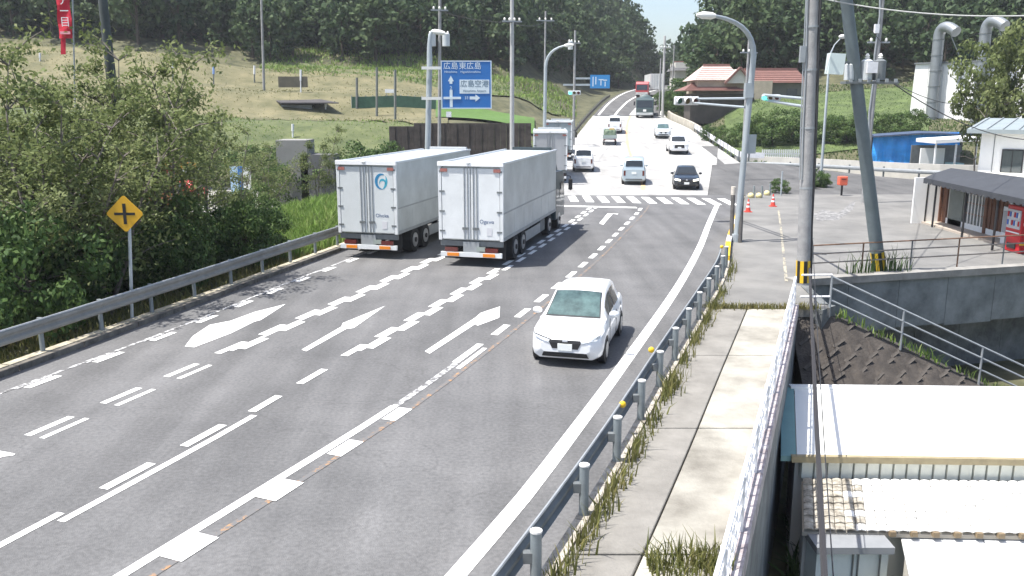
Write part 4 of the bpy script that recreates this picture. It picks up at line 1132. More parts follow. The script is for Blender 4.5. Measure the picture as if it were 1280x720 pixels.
# guardrail and pale wall across the side road
gs = thing('guardrail', 'pale guardrail with dark posts along the far side of the side road', 'guardrail', (28, 74, 0))
sf = [(x, side_far(x) + .6) for x in lin(21, 70, 26)]
rows = [[(x, y - .05 * (1 if k in (1, 2) else 0), .45 + .11 * k) for k in range(4)] for x, y in sf]
MB().sheet(rows, (0, .012, 0)).build('rail_plate', M_galv, gs)
for x, y in sf[::1]: MB().box((x, y + .12, .4), (.12, .1, .95)).build('post', M_galv_dark, gs)
rows = [[(x, y + 2.2, z) for z in (-.4, 1.15)] for x, y in sf]
tag(MB().sheet(rows, (0, .25, 0)).build('low_wall', mat('m_low_wall', (.55, .53, .49), .85, var=.12, scale=1)), 'pale low concrete wall behind the side road guardrail', 'wall')
# white guardrail curving from the pale road into the side road
gc = thing('guardrail', 'white plate guardrail curving from the pale road into the side road', 'guardrail', (21, 85, .5))
pts_ = [(road_r(y) + .15, y) for y in lin(106, 80, 14)] + [(21.6, 79.6), (23, 79.4)]
for k, ((xa, ya), (xb, yb)) in enumerate(zip(pts_[:-1], pts_[1:])):
    za, zb = float(G(xa, ya)), float(G(xb, yb)); g_ = .06 * Vector((xb - xa, yb - ya, 0)).normalized()
    MB().bar((xa + g_.x, ya + g_.y, za + .6), (xb - g_.x, yb - g_.y, zb + .6), .06, .5).build('rail_plate', M_wrail, gc)
    MB().box((xa, ya, za + .4), (.12, .12, 1.0)).build('post', M_galv_dark, gc)
rows = [[(road_r(y) + .3, y, float(G(road_r(y), y)) + z) for z in (-.3, .75)] for y in lin(104, 124, 10)]
tag(MB().sheet(rows, (.3, 0, 0)).build('barrier', mat('m_barrier', (.42, .39, .33), .85, var=.2, scale=1)), 'tan concrete barrier at the right edge of the climbing road', 'barrier')
# white lattice fence with plants behind the side road
wf = thing('fence', 'white picket fence behind the side road left of the near pole', 'fence', (24.5, 82, 0))
xs = lin(at(953, 190, 82).x, at(1003, 190, 82).x, 20)
for z in (.55, 1.35): MB().bar((xs[0], 82, z), (xs[-1], 82, z), .05, .09).build('fence_rail', M_wrail, wf)
for x in xs: MB().bar((x, 81.93, -.2), (x, 81.93, 1.75), .12, .04).build('picket', M_wrail, wf)
for u, Y, s in ((905, 92, 1.0), (962, 90, 1.6), (985, 90, 1.4), (940, 92, 1.3), (925, 96, .9), (1010, 88, 1.1), (868, 118, 1.3), (850, 124, 1.8), (1052, 87, 1.2), (1076, 86, 1.3), (1112, 86, 1.2), (885, 97, .8), (1132, 87, 1.1), (838, 128, 1.6), (845, 135, 2.2), (860, 130, 2.0), (830, 134, 1.4), (1040, 88, 1.2)):
    x = (u - 640) / FPX * Y; shrub(x, Y, s, 'dark rounded shrub on the grass bank right of the pale road', 'shrubs on the right grass bank')
# weeds by the pole foot
pts_ = [(12.2 + rng.normal() * .35, 29.75 + rng.normal() * .1, .1) for k in range(50)] + [(13.5 + rng.normal() * .3, 30.1 + rng.normal() * .1, .1) for k in range(60)]
grass('weeds', pts_, .75, F_shrub, 'tall weeds at the foot of the leaning steel pole', .02, .25)
# painted and worn marks on the apron
def patch(par, name, m, pts, z): return MB().add([(x, y, z) for x, y in pts], [tuple(range(len(pts)))]).build(name, m, par)
M_pworn = worn_paint('m_worn_apron', (.34, .335, .32), .53)
P = [gz(u, v, .125) for u, v in ((1015, 268), (1030, 262), (1048, 266), (1062, 255), (1070, 250), (1066, 262), (1048, 275), (1022, 276))]
patch(apron, 'worn_mark', M_pworn, [(p.x, p.y) for p in P], .125)
for a_, b_ in (((973, 262), (976, 283)), ((976, 283), (983, 352))):
    p, q = gz(*a_, .125), gz(*b_, .125); MB().bar(p, q, .1, .01).build('worn_line', worn_paint('m_worn_yellow', (.42, .38, .28), .5), apron)

# ---------------------------------------------------------------- cables
def cable(label, p, q, sag, r=.02, m=M_cable, n=14):
    p, q = Vector(p), Vector(q)
    P = [p.lerp(q, t) - Vector((0, 0, sag * 4 * t * (1 - t))) for t in lin(0, 1, n)]
    return MB().tube(P, r, 5).solo('cable', m, label, 'cable', smooth=True)
M_cpale = mat('m_cable_pale', (.35, .36, .35), .6)
cable('pale overhead cable crossing the top right of the wood', at(1000, -8, 29), at(1300, 19, 26), .25, .022, M_cpale)
cable('dark cable from the leaning pole toward the white factory', b1 + d1 * 7.6, at(1200, 130, 60), .4, .02)
cable('dark cable from the transformer platform across the apron', pc + Vector((1.2, 0, 0)), at(1300, 175, 40), .5, .02)
cable('dark cable from the near pole into the right wood', b0 + d0 * 11, at(1110, 62, 52), .3, .016)
cable('thick dark cable dropping past the white roof toward the viewer', at(1012, 330, 28.5), at(1033, 760, 8.6), .12, .042, mat('m_cable_grey', (.028, .027, .03), .9), 20)
cable('thin second cable beside the thick one over the white roof', at(1016, 300, 28.5), at(1046, 780, 8.8), .2, .010, M_cable, 20)
cable('overhead cable between the poles behind the blue direction sign', at(550, 14, 61.8), at(640, 28, 61.8), .2, .02)
cable('overhead cable from the pale pole to the curved lamp pole', at(640, 28, 61.8), at(682, 27, 77.8), .3, .02)
cable('overhead cable from the curved lamp pole up the road', at(682, 27, 77.8), at(718, 55, 92.8), .3, .02)

# ---------------------------------------------------------------- vehicles
M_glass = mat('m_car_glass', (.03, .055, .055), .05, spec=.9, var=.5, scale=1.6, c2=(.07, .115, .11))
M_glass_dark = mat('m_car_glass_dark', (.02, .024, .026), .08, spec=.8)
M_tyre = mat('m_tyre', (.02, .02, .021), .9, var=.15, scale=8)
M_rim = mat('m_rim', (.42, .43, .44), .35, .7)
M_trim = mat('m_trim_black', (.018, .018, .02), .5)
M_plate = mat('m_plate', (.75, .77, .75), .5)
M_lampw = mat('m_head_lamp', (.7, .73, .75), .12, .2, spec=.8)
M_lampr = mat('m_tail_lamp', (.11, .018, .015), .2, spec=.7)
M_lampo = mat('m_amber_lamp', (.75, .24, .02), .25, spec=.6)
def paintm(nm, c, rough=.28, metal=0.0): return mat('m_paint_' + nm, c, rough, metal, coat=.6)

def section(st, y):
    return st[0](y), st[1](y), st[2](y)
def tab(rows):
    rows = sorted(rows, key=lambda r_: r_[0])
    return [Curve1([(r_[0], r_[k]) for r_ in rows]) for k in range(1, len(rows[0]))]
def make_car(label, cat, loc, rz, sp, paint, name='car', group=None):
    t = thing(name, label, cat, loc, rz, group)
    body, gh = tab(sp['body']), tab(sp['gh'])
    y0, y1 = min(r_[0] for r_ in sp['body']), max(r_[0] for r_ in sp['body'])
    def ring(y):
        zb, zt, hw = [f(y) for f in body]; h = zt - zb
        half = [(0, zb), (hw * .8, zb), (hw * .96, zb + .08), (hw, zb + h * .35), (hw * .995, zb + h * .6), (hw * .975, zt - .12 * h), (hw * .90, zt - .015), (hw * .55, zt + .018), (0, zt + .03)]
        return half, half + [(-x, z) for x, z in half[-2:0:-1]]
    ys = lin(y0, y1, 34); rows = []
    for y in ys:
        r_ = ring(y)[1]; rows.append([(x, y, z) for x, z in r_])
    n = len(rows[0]); mb = MB()
    mb.add([p for r_ in rows for p in r_], [(i * n + j, i * n + (j + 1) % n, (i + 1) * n + (j + 1) % n, (i + 1) * n + j) for i in range(len(rows) - 1) for j in range(n)] + [tuple(range(n)), tuple((len(rows) - 1) * n + j for j in range(n - 1, -1, -1))])
    mb.build('body', paint, t, True, False)
    # cabin
    g0, g1 = min(r_[0] for r_ in sp['gh']), max(r_[0] for r_ in sp['gh']); zb = sp['belt']
    rows = []
    for y in lin(g0, g1, 30):
        zt, wb, wt = [f(y) for f in gh]; zt = max(zt, zb + .005)
        k = min(1, (zt - zb) / .3); zz = max(zb, zt - .05 * k)
        half = [(wb, zb - .12), (wb, zb), (wb + (wt - wb) * .55, zb + (zz - zb) * .5), (wt, zz), (wt * .88, zt + .004), (wt * .45, zt + .022 * k), (0, zt + .028 * k)]
        rows.append([(x, y, z) for x, z in half + [(-x, z) for x, z in half[-2::-1]]])
    MB().grid(rows).add(rows[0], [tuple(range(len(rows[0])))]).add(rows[-1], [tuple(range(len(rows[0]) - 1, -1, -1))]).build('cabin', paint, t, True, False)
    def top_patch(nm, ya, yb, m, fw=.86, inset=.0):
        rws = []
        for y in lin(ya, yb, 7):
            zt, wb, wt = [f(y) for f in gh]; e = .02
            dz = gh[0](y + e) - gh[0](y - e); nv = Vector((0, -dz, 2 * e)).normalized()
            kk = min(1, (zt - zb) / .3)
            rws.append([Vector((wt * fw * s_, y, zt + .004 + .026 * kk * (1 - abs(s_) ** 1.6) )) + nv * .014 for s_ in lin(-1, 1, 9)])
        return MB().grid(rws).build(nm, m, t, True, False)
    ya_, yb_ = sp['ws']; sg_ = 1 if ya_ > yb_ else -1
    fr = top_patch('windshield_frame', ya_ + .03 * sg_, yb_ - .03 * sg_, M_trim, .90); fr.location = (0, 0, -.007)
    top_patch('windshield', *sp['ws'], sp.get('wsm', M_glass))
    if 'rw' in sp: top_patch('rear_window', *sp['rw'], M_glass_dark)
    for s_ in (-1, 1):
        for ya, yb in sp['win']:
            rws = []
            for y in lin(ya, yb, 6):
                zt, wb, wt = [f(y) for f in gh]; k = min(1, (zt - zb) / .3); zz = max(zb, zt - .05 * k)
                rws.append([(s_ * (wb + (wt - wb) * (.55 * 2 * h if h < .5 else .55 + .45 * (2 * h - 1)) + .012), y, zb + (zz - zb) * h) for h in (.06, .3, .5, .7, .90)])
            MB().grid(rws).build('side_window', M_glass_dark, t, True, False)
        # mirrors
        ym = sp['ws'][0] + (-.30 if sp['ws'][0] > sp['ws'][1] else .3); ym = sp.get('mirror', ym)
        hw = body[2](ym)
        mm = MB().ball((s_ * (hw + .09), ym, zb + .08), (.12, .08, .085), 10, 8).build('mirror', sp.get('mirm', paint), t, True, False)
        for yw in sp['wheels']:
            rw_ = sp['wr']; hw = body[2](yw)
            MB().tube([(s_ * (hw - .16), yw, rw_), (s_ * (hw + .004), yw, rw_)], rw_ * 1.13, 20).build('wheel_arch', M_trim, t, True, False)
            wh = MB().tube([(s_ * (hw - .2), yw, rw_), (s_ * (hw - .02), yw, rw_), (s_ * (hw + .012), yw, rw_)], [rw_, rw_, rw_ * .88], 20).build('wheel', M_tyre, t, True, False)
            MB().tube([(s_ * (hw - .1), yw, rw_), (s_ * (hw + .018), yw, rw_)], rw_ * .64, 16).build('rim', M_rim, wh, True, False)
        for yd in sp.get('handles', ()):
            MB().box((s_ * (body[2](yd) + .01), yd, zb - .12), (.03, .18, .03)).build('door_handle', paint, t, False, False)
        for yd in sp.get('seams', ()):
            MB().box((s_ * (body[2](yd) - .002), yd, .5 * zb + .1), (.012, .012, zb * .72)).build('door_seam', M_trim, t, False, False)
    # patches on the nose and tail follow the body
    def front_y(x, z, sgn):
        y = y1 if sgn > 0 else y0
        for k in range(240):
            half = ring(y)[0]; zb_, zt_ = half[0][1], half[-1][1]
            hw = body[2](y)
            if zb_ <= z <= zt_ + .01 and abs(x) <= hw * .965: return y
            y -= sgn * .008
        return y
    def face(nm, quad, m, sgn, off=.016, nu=7, nv=4):
        """quad corners (x, z) order: lower-left, lower-right, upper-right, upper-left"""
        rws = []
        for j in range(nv):
            b_ = j / (nv - 1); rr_ = []
            for i in range(nu):
                a_ = i / (nu - 1)
                x = (quad[0][0] * (1 - a_) + quad[1][0] * a_) * (1 - b_) + (quad[3][0] * (1 - a_) + quad[2][0] * a_) * b_
                z = (quad[0][1] * (1 - a_) + quad[1][1] * a_) * (1 - b_) + (quad[3][1] * (1 - a_) + quad[2][1] * a_) * b_
                rr_.append((x, front_y(x, z, sgn) + sgn * off, z))
            rws.append(rr_)
        return MB().sheet(rws, (0, -sgn * .02, 0)).build(nm, m, t, False, False)
    for nm, q, m, sgn, off in sp.get('faces', ()):
        face(nm, q, m, sgn, off)
        if nm in ('head_lamp', 'tail_lamp', 'reflector', 'fog_trim'):
            face(nm, [(-q[1][0], q[1][1]), (-q[0][0], q[0][1]), (-q[3][0], q[3][1]), (-q[2][0], q[2][1])], m, sgn, off)
    MB().box((0, 0, .26), (sp['W'] * .8, sp['L'] * .8, .12)).build('underbody', M_trim, t, False, False)
    return t
HATCH = dict(L=4.05, W=1.7, belt=.95, wr=.30, wheels=(1.27, -1.29),
    body=[(2.02, .34, .60, .58), (1.97, .24, .70, .70), (1.85, .19, .77, .79), (1.6, .18, .85, .845), (1.2, .18, .93, .855), (.9, .18, .965, .855), (0, .18, .97, .855), (-1.2, .18, 1.0, .855), (-1.7, .2, 1.02, .84), (-1.92, .26, 1.0, .78), (-2.02, .40, .92, .68)],
    gh=[(1.10, .955, .80, .75), (.85, 1.10, .80, .71), (.5, 1.30, .79, .655), (.22, 1.425, .79, .63), (-.1, 1.49, .78, .62), (-.5, 1.515, .78, .615), (-1.1, 1.48, .77, .60), (-1.5, 1.40, .76, .59), (-1.75, 1.22, .74, .60), (-1.95, .98, .70, .62)],
    ws=(1.03, .24), rw=(-1.90, -1.55), win=((.62, -.28), (-.36, -1.18)), handles=(-.05, -1.0), seams=(.72, -.32, -1.15), mirror=.72)
PLATE = lambda s, z, y=.03: ('licence_plate', [(-.17, z - .08), (.17, z - .08), (.17, z + .08), (-.17, z + .08)], M_plate, s, y)
HATCH['faces'] = [('grille', [(-.30, .46), (.30, .46), (.40, .66), (-.40, .66)], M_trim, 1, .012), ('head_lamp', [(.38, .60), (.78, .72), (.79, .79), (.36, .665)], M_lampw, 1, .014),
    ('head_lamp_bezel', [(.34, .66), (.80, .785), (.80, .80), (.34, .68)], M_trim, 1, .018), ('bumper_mouth', [(-.55, .25), (.55, .25), (.50, .37), (-.50, .37)], M_trim, 1, .012), PLATE(1, .50, .03), ('emblem', [(-.06, .62), (.06, .62), (.06, .67), (-.06, .67)], M_rim, 1, .022),
    ('tail_lamp', [(.5, .86), (.72, .86), (.72, .97), (.5, .97)], M_lampr, -1, .014), PLATE(-1, .7)]
VAN = dict(L=4.4, W=1.69, belt=1.05, wr=.31, wheels=(1.45, -1.35), wsm=M_glass_dark,
    body=[(2.18, .36, .75, .62), (2.1, .25, .85, .75), (1.9, .2, .95, .83), (1.5, .2, 1.05, .845), (0, .2, 1.08, .845), (-1.9, .2, 1.08, .845), (-2.12, .24, 1.08, .82), (-2.2, .32, 1.05, .78)],
    gh=[(1.72, 1.06, .80, .75), (1.3, 1.4, .80, .72), (.85, 1.72, .79, .68), (.3, 1.83, .79, .67), (-1.0, 1.86, .79, .67), (-1.85, 1.82, .79, .67), (-2.02, 1.70, .79, .68), (-2.1, 1.45, .79, .70), (-2.17, 1.06, .79, .73)],
    ws=(1.65, .90), rw=(-2.135, -2.03), win=((1.0, .1), (0, -.95), (-1.05, -1.8)), handles=(.2, -.8), seams=(1.1, .05, -1.0), mirror=1.35)
VAN['faces'] = [('head_lamp', [(.42, .66), (.74, .68), (.74, .82), (.42, .80)], M_lampw, 1, .014), ('grille', [(-.4, .6), (.4, .6), (.4, .72), (-.4, .72)], M_trim, 1, .014), PLATE(1, .5),
    ('tail_lamp', [(.60, .62), (.74, .62), (.74, .98), (.60, .98)], M_lampr, -1, .014), PLATE(-1, .82), ('bumper_trim', [(-.6, .34), (.6, .34), (.6, .40), (-.6, .40)], M_trim, -1, .012)]
SEDAN = dict(L=4.7, W=1.78, belt=.92, wr=.32, wheels=(1.42, -1.38), wsm=M_glass_dark,
    body=[(2.33, .34, .62, .66), (2.25, .24, .70, .80), (2.0, .19, .78, .87), (1.5, .18, .87, .89), (1.0, .18, .93, .89), (0, .18, .94, .89), (-1.4, .18, .98, .88), (-2.0, .22, .98, .84), (-2.28, .34, .94, .74)],
    gh=[(1.1, .93, .82, .76), (.7, 1.16, .81, .69), (.25, 1.38, .80, .63), (-.2, 1.44, .79, .61), (-.8, 1.42, .78, .60), (-1.25, 1.30, .77, .62), (-1.8, .97, .75, .70)],
    ws=(1.0, .28), rw=(-1.72, -1.05), win=((.6, -.2), (-.28, -1.1)), handles=(-.1, -.95), seams=(.75, -.24, -1.05), mirror=.72)
SEDAN['faces'] = [('head_lamp', [(.42, .58), (.80, .62), (.80, .74), (.44, .68)], mat('m_head_lamp_lit', (.9, .88, .75), .2, emit=((1, .95, .8), 2.5)), 1, .016), ('grille', [(-.36, .48), (.36, .48), (.38, .66), (-.38, .66)], M_trim, 1, .014), PLATE(1, .42, .03), ('emblem', [(-.05, .60), (.05, .60), (.05, .68), (-.05, .68)], M_rim, 1, .024),
    ('bumper_mouth', [(-.6, .24), (.6, .24), (.6, .34), (-.6, .34)], M_trim, 1, .012), ('tail_lamp', [(.5, .74), (.74, .74), (.74, .86), (.5, .86)], M_lampr, -1, .014)]
SUV = dict(L=4.5, W=1.82, belt=1.06, wr=.36, wheels=(1.35, -1.35), wsm=M_glass_dark,
    body=[(2.22, .42, .86, .68), (2.14, .3, .94, .82), (1.9, .26, 1.0, .89), (1.4, .25, 1.06, .91), (0, .25, 1.09, .91), (-1.8, .26, 1.12, .90), (-2.12, .32, 1.1, .84), (-2.22, .45, 1.02, .76)],
    gh=[(1.15, 1.08, .84, .78), (.75, 1.33, .83, .72), (.35, 1.55, .82, .67), (-.1, 1.64, .81, .66), (-1.2, 1.63, .80, .65), (-1.75, 1.5, .79, .66), (-2.08, 1.12, .78, .70)],
    ws=(1.08, .38), rw=(-2.04, -1.78), win=((.6, -.25), (-.33, -1.1), (-1.18, -1.7)), handles=(-.1, -1.0), seams=(.75, -.3), mirror=.78)
SUV['faces'] = [('head_lamp', [(.46, .76), (.84, .80), (.84, .90), (.46, .86)], M_lampw, 1, .016), ('grille', [(-.48, .52), (.48, .52), (.44, .84), (-.44, .84)], M_trim, 1, .014), PLATE(1, .56, .034), ('tail_lamp', [(.6, .86), (.78, .86), (.78, 1.0), (.6, 1.0)], M_lampr, -1, .014)]
def heading(fn, Y, away=True):
    d = fn(Y + 2) - fn(Y - 2); a_ = -math.atan2(d, 4.0)
    return a_ if away else a_ + math.pi
def place(u, v, z=None):
    Y = 12.0
    while Y < 250:
        p = at(u, v, Y)
        if p.z <= float(G(p.x, Y)): return p
        Y += .25
    return p
car_c = (Vector((.53, 20.51, 0)) + Vector((2.13, 19.7, 0))) / 2 + Vector((.33, .94, 0)).normalized() * 1.86
white = paintm('white', (.78, .79, .80)); 
make_car('white compact hatchback coming toward the viewer in the nearest right lane', 'car', (car_c.x - .22, car_c.y - .75, .012), heading(centre, 20, False) + R(4), HATCH, white)
def car_at(u, v, half, away, **k):
    p = place(u, v); a_ = heading(centre, p.y, away) + k.get('turn', 0)
    q = Vector((math.sin(-a_), math.cos(a_), 0)); s_ = -1 if not away else 1
    c = p + (q * half if away else -q * half)
    c.z = float(G(c.x, c.y)) + .012
    return c, a_
c, a_ = car_at(729, 216, 2.2, True); make_car('white van driving away at the left of the pale road', 'van', c, a_, VAN, white, 'van')
c, a_ = car_at(792, 232, 2.2, True); make_car('pale silver blue van driving away just past the crossing', 'van', c, a_, VAN, paintm('silver', (.42, .50, .54), .35, .3), 'van')
c, a_ = car_at(858, 238, 2.3, False); make_car('black sedan facing the viewer just behind the crossing', 'car', c, a_, SEDAN, paintm('black', (.012, .016, .022), .2))
c, a_ = car_at(849, 194, 2.2, False); make_car('white sport utility car facing the viewer on the right of the pale road', 'car', c, a_, SUV, white)
c, a_ = car_at(829, 174, 2.0, False); make_car('white hatchback behind the white sport utility car on the pale road', 'car', c, a_, HATCH, paintm('white2', (.62, .66, .69)))
c, a_ = car_at(768, 168, 2.2, True); make_car('white van ahead of the small green loaded truck', 'van', c, a_, VAN, white, 'van')
# parked cars behind the left trees
for k, (u, v, Y, c3, lab) in enumerate(((195, 222, 60, (.45, .12, .02), 'orange and red parked car half hidden by the left trees'), (225, 215, 64, (.5, .03, .03), 'red parked car beside the orange one behind the left trees'), (120, 205, 62, (.55, .57, .58), 'pale parked car at the left end of the hidden parking lot'))):
    x = (u - 640) / FPX * Y
    make_car(lab, 'car', (x, Y, float(land(x, Y)) + .02), R(70), HATCH, paintm('park%d' % k, c3), 'parked_car', 'parked cars behind the left trees')

# trucks: local y forward, origin at the rear end on the ground
M_truckw = mat('m_truck_white', (.68, .70, .70), .45, var=.09, scale=1.1)
M_trucka = mat('m_truck_alu', (.46, .49, .49), .42, .25, var=.12, scale=.7, c2=(.52, .55, .55))
M_chass = mat('m_chassis', (.03, .03, .032), .7, var=.2, scale=3)
def wheel(par, x, y, r=.5, wd=.28, s_=1):
    wh = MB().tube([(x - wd / 2, y, r), (x + wd / 2, y, r)], r, 20).build('wheel', M_tyre, par, True, False)
    MB().tube([(x, y, r), (x + s_ * (wd / 2 + .02), y, r)], [r * .62, r * .58], 16).build('rim', M_rim, wh, True, False)
    MB().tube([(x + s_ * wd / 2, y, r), (x + s_ * (wd / 2 + .06), y, r)], r * .2, 10).build('hub', M_trim, wh, True, False)
def box_truck(label, loc, rz, L=12.0, top=3.80, rear=M_truckw, sidem=M_trucka, logo=None, cab=M_truckw, floor=.98, barm=M_truckw, text=None):
    t = thing('truck', label, 'truck', loc, rz)
    W = 2.48; bl = L - 2.35; h = top - floor
    MB().box((0, bl / 2 + .04, floor + h / 2), (W, bl, h)).build('cargo_box', sidem, t, False, False)
    # side rails, seams and roof caps
    for s_ in (-1, 1):
        MB().box((s_ * (W / 2 - .02), bl / 2 + .04, top + .012), (.12, bl + .02, .07)).build('roof_rail', mat('m_roof_rail', (.62, .66, .70), .35, .4), t, False, False)
        MB().box((s_ * (W / 2 + .004), bl / 2 + .04, floor + .05), (.03, bl, .12)).build('floor_rail', M_galv, t, False, False)
        MB().box((s_ * (W / 2 + .003), bl / 2 + .04, floor + h * .36), (.02, bl - .1, .05)).build('side_rail', M_galv, t, False, False)
        for k in range(1, 6):
            MB().box((s_ * (W / 2 + .002), .04 + bl * k / 6, floor + h * .18), (.008, .03, h * .3)).build('side_stake', M_trucka, t, False, False)
    # rear frame and doors
    MB().box((0, -.02, top - .01), (W + .04, .16, .16)).build('rear_header', mat('m_header', (.86, .86, .86), .4), t, False, False)
    for s_ in (-1, 1):
        MB().box((s_ * (W / 2 - .05), -.005, floor + h / 2 - .05), (.12, .1, h - .1)).build('corner_post', barm, t, False, False)
        d = MB().box((s_ * .565, -.01, floor + h / 2 - .06), (1.09, .06, h - .22)).build('rear_door', rear, t, False, False)
        for q, xx in enumerate((.11, .24)):
            MB().tube([(s_ * xx, -.06, floor + .05), (s_ * xx, -.06, top - .12)], .02, 6).build('lock_rod', M_galv, d, True, False)
        MB().box((s_ * .2, -.065, floor + .45), (.24, .03, .09)).build('handle', M_galv_dark, d, False, False)
        for z in (.12, .38, .64, .9):
            MB().box((s_ * (W / 2 - .13), -.05, floor + h * z), (.2, .03, .06)).build('hinge', M_galv_dark, d, False, False)
        MB().box((s_ * (W / 2 - .22), -.06, top - .24), (.26, .04, .12)).build('marker_lamp', mat('m_marker', (.35, .14, .12), .3), t, False, False)
    MB().ball((-.06, -.08, top + .03), (.1, .06, .07), 8, 6).build('camera', M_plate, t, True, False)
    # under-run, lamps, bumper
    MB().box((0, .1, floor - .13), (W - .05, .12, .2)).build('rear_sill', M_galv_dark, t, False, False)
    for s_ in (-1, 1):
        MB().box((s_ * .78, .02, .62), (.5, .1, .15)).build('tail_lamp', M_lampr, t, False, False)
        MB().box((s_ * .70, -.06, .44), (.46, .03, .12)).build('reflector', M_lampo, t, False, False)
        MB().box((s_ * .95, .5, .55), (.52, .03, .7)).build('mud_flap', M_trim, t, False, False)
    MB().box((0, .0, .44), (W - .1, .1, .17)).build('bumper', M_truckw, t, False, False)
    MB().box((0, .04, .66), (.62, .12, .52)).build('center_panel', M_galv, t, False, False)
    MB().box((.38, -.02, .66), (.34, .02, .17)).build('licence_plate', mat('m_plate_green', (.30, .34, .31), .5), t, False, False)
    MB().box((0, L / 2, .72), (.9, L - .8, .22)).build('chassis', M_chass, t, False, False)
    for s_ in (-1, 1):
        for y in (1.9, 3.15): wheel(t, s_ * 1.02, y, .5, .42, s_)
        for y in (L - 3.6, L - 1.35): wheel(t, s_ * 1.06, y, .5, .3, s_)
        MB().box((s_ * 1.18, L * .42, .62), (.03, L * .28, .42)).build('side_guard', M_galv, t, False, False)
        MB().box((s_ * 1.16, L * .42, .62), (.02, L * .28, .10)).build('side_guard_gap', M_trim, t, False, False)
        MB().box((s_ * .95, L * .58, .66), (.5, .9, .5)).build('fuel_tank', M_galv_dark, t, False, False)
    # cab
    cb = [(-1.22, bl + .22, .55), (1.22, bl + .22, .55)]
    prof = [(bl + .22, .5), (L, .5), (L + .02, 1.35), (L - .12, 2.45), (L - .45, 2.78), (bl + .22, 2.82)]
    bevel(MB().prism([(-1.22, y, z) for y, z in prof], (2.44, 0, 0)).build('cab', cab, t, False, False), .06, 2)
    MB().prism([(-.95, bl + .3, 2.8), (-.95, L - .5, 2.8), (-.95, bl + .45, top + .12), (-.95, bl + .3, top + .12)], (1.9, 0, 0)).build('roof_deflector', cab, t, False, False)
    MB().prism([(-1.08, L + .03, 1.4), (-1.08, L - .10, 2.42), (-1.08, L - .13, 2.42), (-1.08, L, 1.4)], (2.16, 0, 0)).build('windshield', M_glass_dark, t, False, False)
    for s_ in (-1, 1):
        MB().box((s_ * 1.226, L - .8, 1.85), (.02, .85, .75)).build('side_window', M_glass_dark, t, False, False)
        MB().tube([(s_ * 1.22, L - .1, 2.5), (s_ * 1.5, L - .02, 2.45), (s_ * 1.52, L - .02, 1.75)], .025, 6).build('mirror_arm', M_trim, t, True, False)
        bevel(MB().box((s_ * 1.52, L - .05, 2.05), (.2, .12, .55)).build('mirror', M_trim, t, False, False), .04)
        MB().box((s_ * 1.0, L - 1.35, .95), (.4, 1.25, .2)).build('fender', M_trim, t, False, False)
    if logo:
        # blue swirl made of two crescents
        cx, cz = .62, top - .72
        def cres(nm, r0, r1, a0, a1, m, ox=0, oz=0):
            n_ = 14; A_, B_ = [], []
            for k in range(n_):
                q = k / (n_ - 1); a = R(a0 + (a1 - a0) * q); wdt = math.sin(math.pi * min(1, q * .92 + .06)) * (r0 - r1)
                A_.append(Vector((cx + ox + math.cos(a) * r0 * .85, -.045, cz + oz + math.sin(a) * r0))); B_.append(Vector((cx + ox + math.cos(a) * (r0 - wdt) * .85, -.045, cz + oz + math.sin(a) * (r0 - wdt))))
            MB().sheet([A_, B_], (0, .012, 0)).build(nm, m, t, False, False)
        cres('emblem', .31, .17, 60, 285, mat('m_logo_blue', (.03, .20, .38), .5)); cres('emblem', .31, .19, -75, 45, mat('m_logo_teal', (.05, .34, .46), .5))
        cres('emblem', .17, .08, -20, 200, mat('m_logo_teal', (.05, .34, .46), .5), .06, -.06)
    if text:
        text_mesh('lettering', text, .20, mat('m_logo_ink', (.10, .14, .24), .5), t, (.62, -.043, floor + .72), (R(90), 0, 0), 'CENTER', .003, 1.0)
        MB().box((.72, -.045, floor + .35), (.2, .012, .3)).build('sticker', mat('m_sticker', (.6, .6, .62), .5), t, False, False)
    return t
def truck_pose(u0, v0, u1, v1, Yh):
    p, q = gz(u0, v0, 0), gz(u1, v1, 0); c = (p + q) / 2; return c, heading(lane2, Yh)
c2t = Vector((-1.52, 31.9, .012)); a2t = -math.atan2(.255, 1)
t2_ = box_truck('white box truck in the middle lane, nearer the crossing side', c2t, a2t, 12.0, 3.82, logo=None, text='Ogawa', cab=mat('m_cab_teal', (.05, .075, .085), .4, coat=.4))
t2_['label'] = 'white box truck with a blue word on its right door, second lane'
c1t = Vector((-5.65, 33.7, .012))
t1_ = box_truck('grey white box truck with a blue swirl emblem on its door, left lane', c1t, a2t, 12.0, 3.75, rear=mat('m_truck_grey', (.60, .63, .63), .5, var=.05, scale=1.5), logo=True, text='Ohoka')
# two more trucks ahead, seen above the near ones
p3 = at(688, 167, 64); p3.z = float(G(p3.x, 64))
box_truck('box truck with a grey rear and bright header ahead of the middle lane truck', p3, heading(centre, 70) + R(3), 9.5, 3.75, rear=mat('m_rear_grey', (.34, .35, .36), .5, var=.08, scale=1), cab=M_truckw)
p4 = at(698, 155, 80); p4.z = float(G(p4.x, 80))
box_truck('farther grey box truck left of the white van', p4, heading(centre, 85), 9.0, 3.55, rear=mat('m_rear_bluegrey', (.27, .32, .34), .5, var=.08, scale=1), sidem=mat('m_side_grey', (.27, .30, .31), .5))
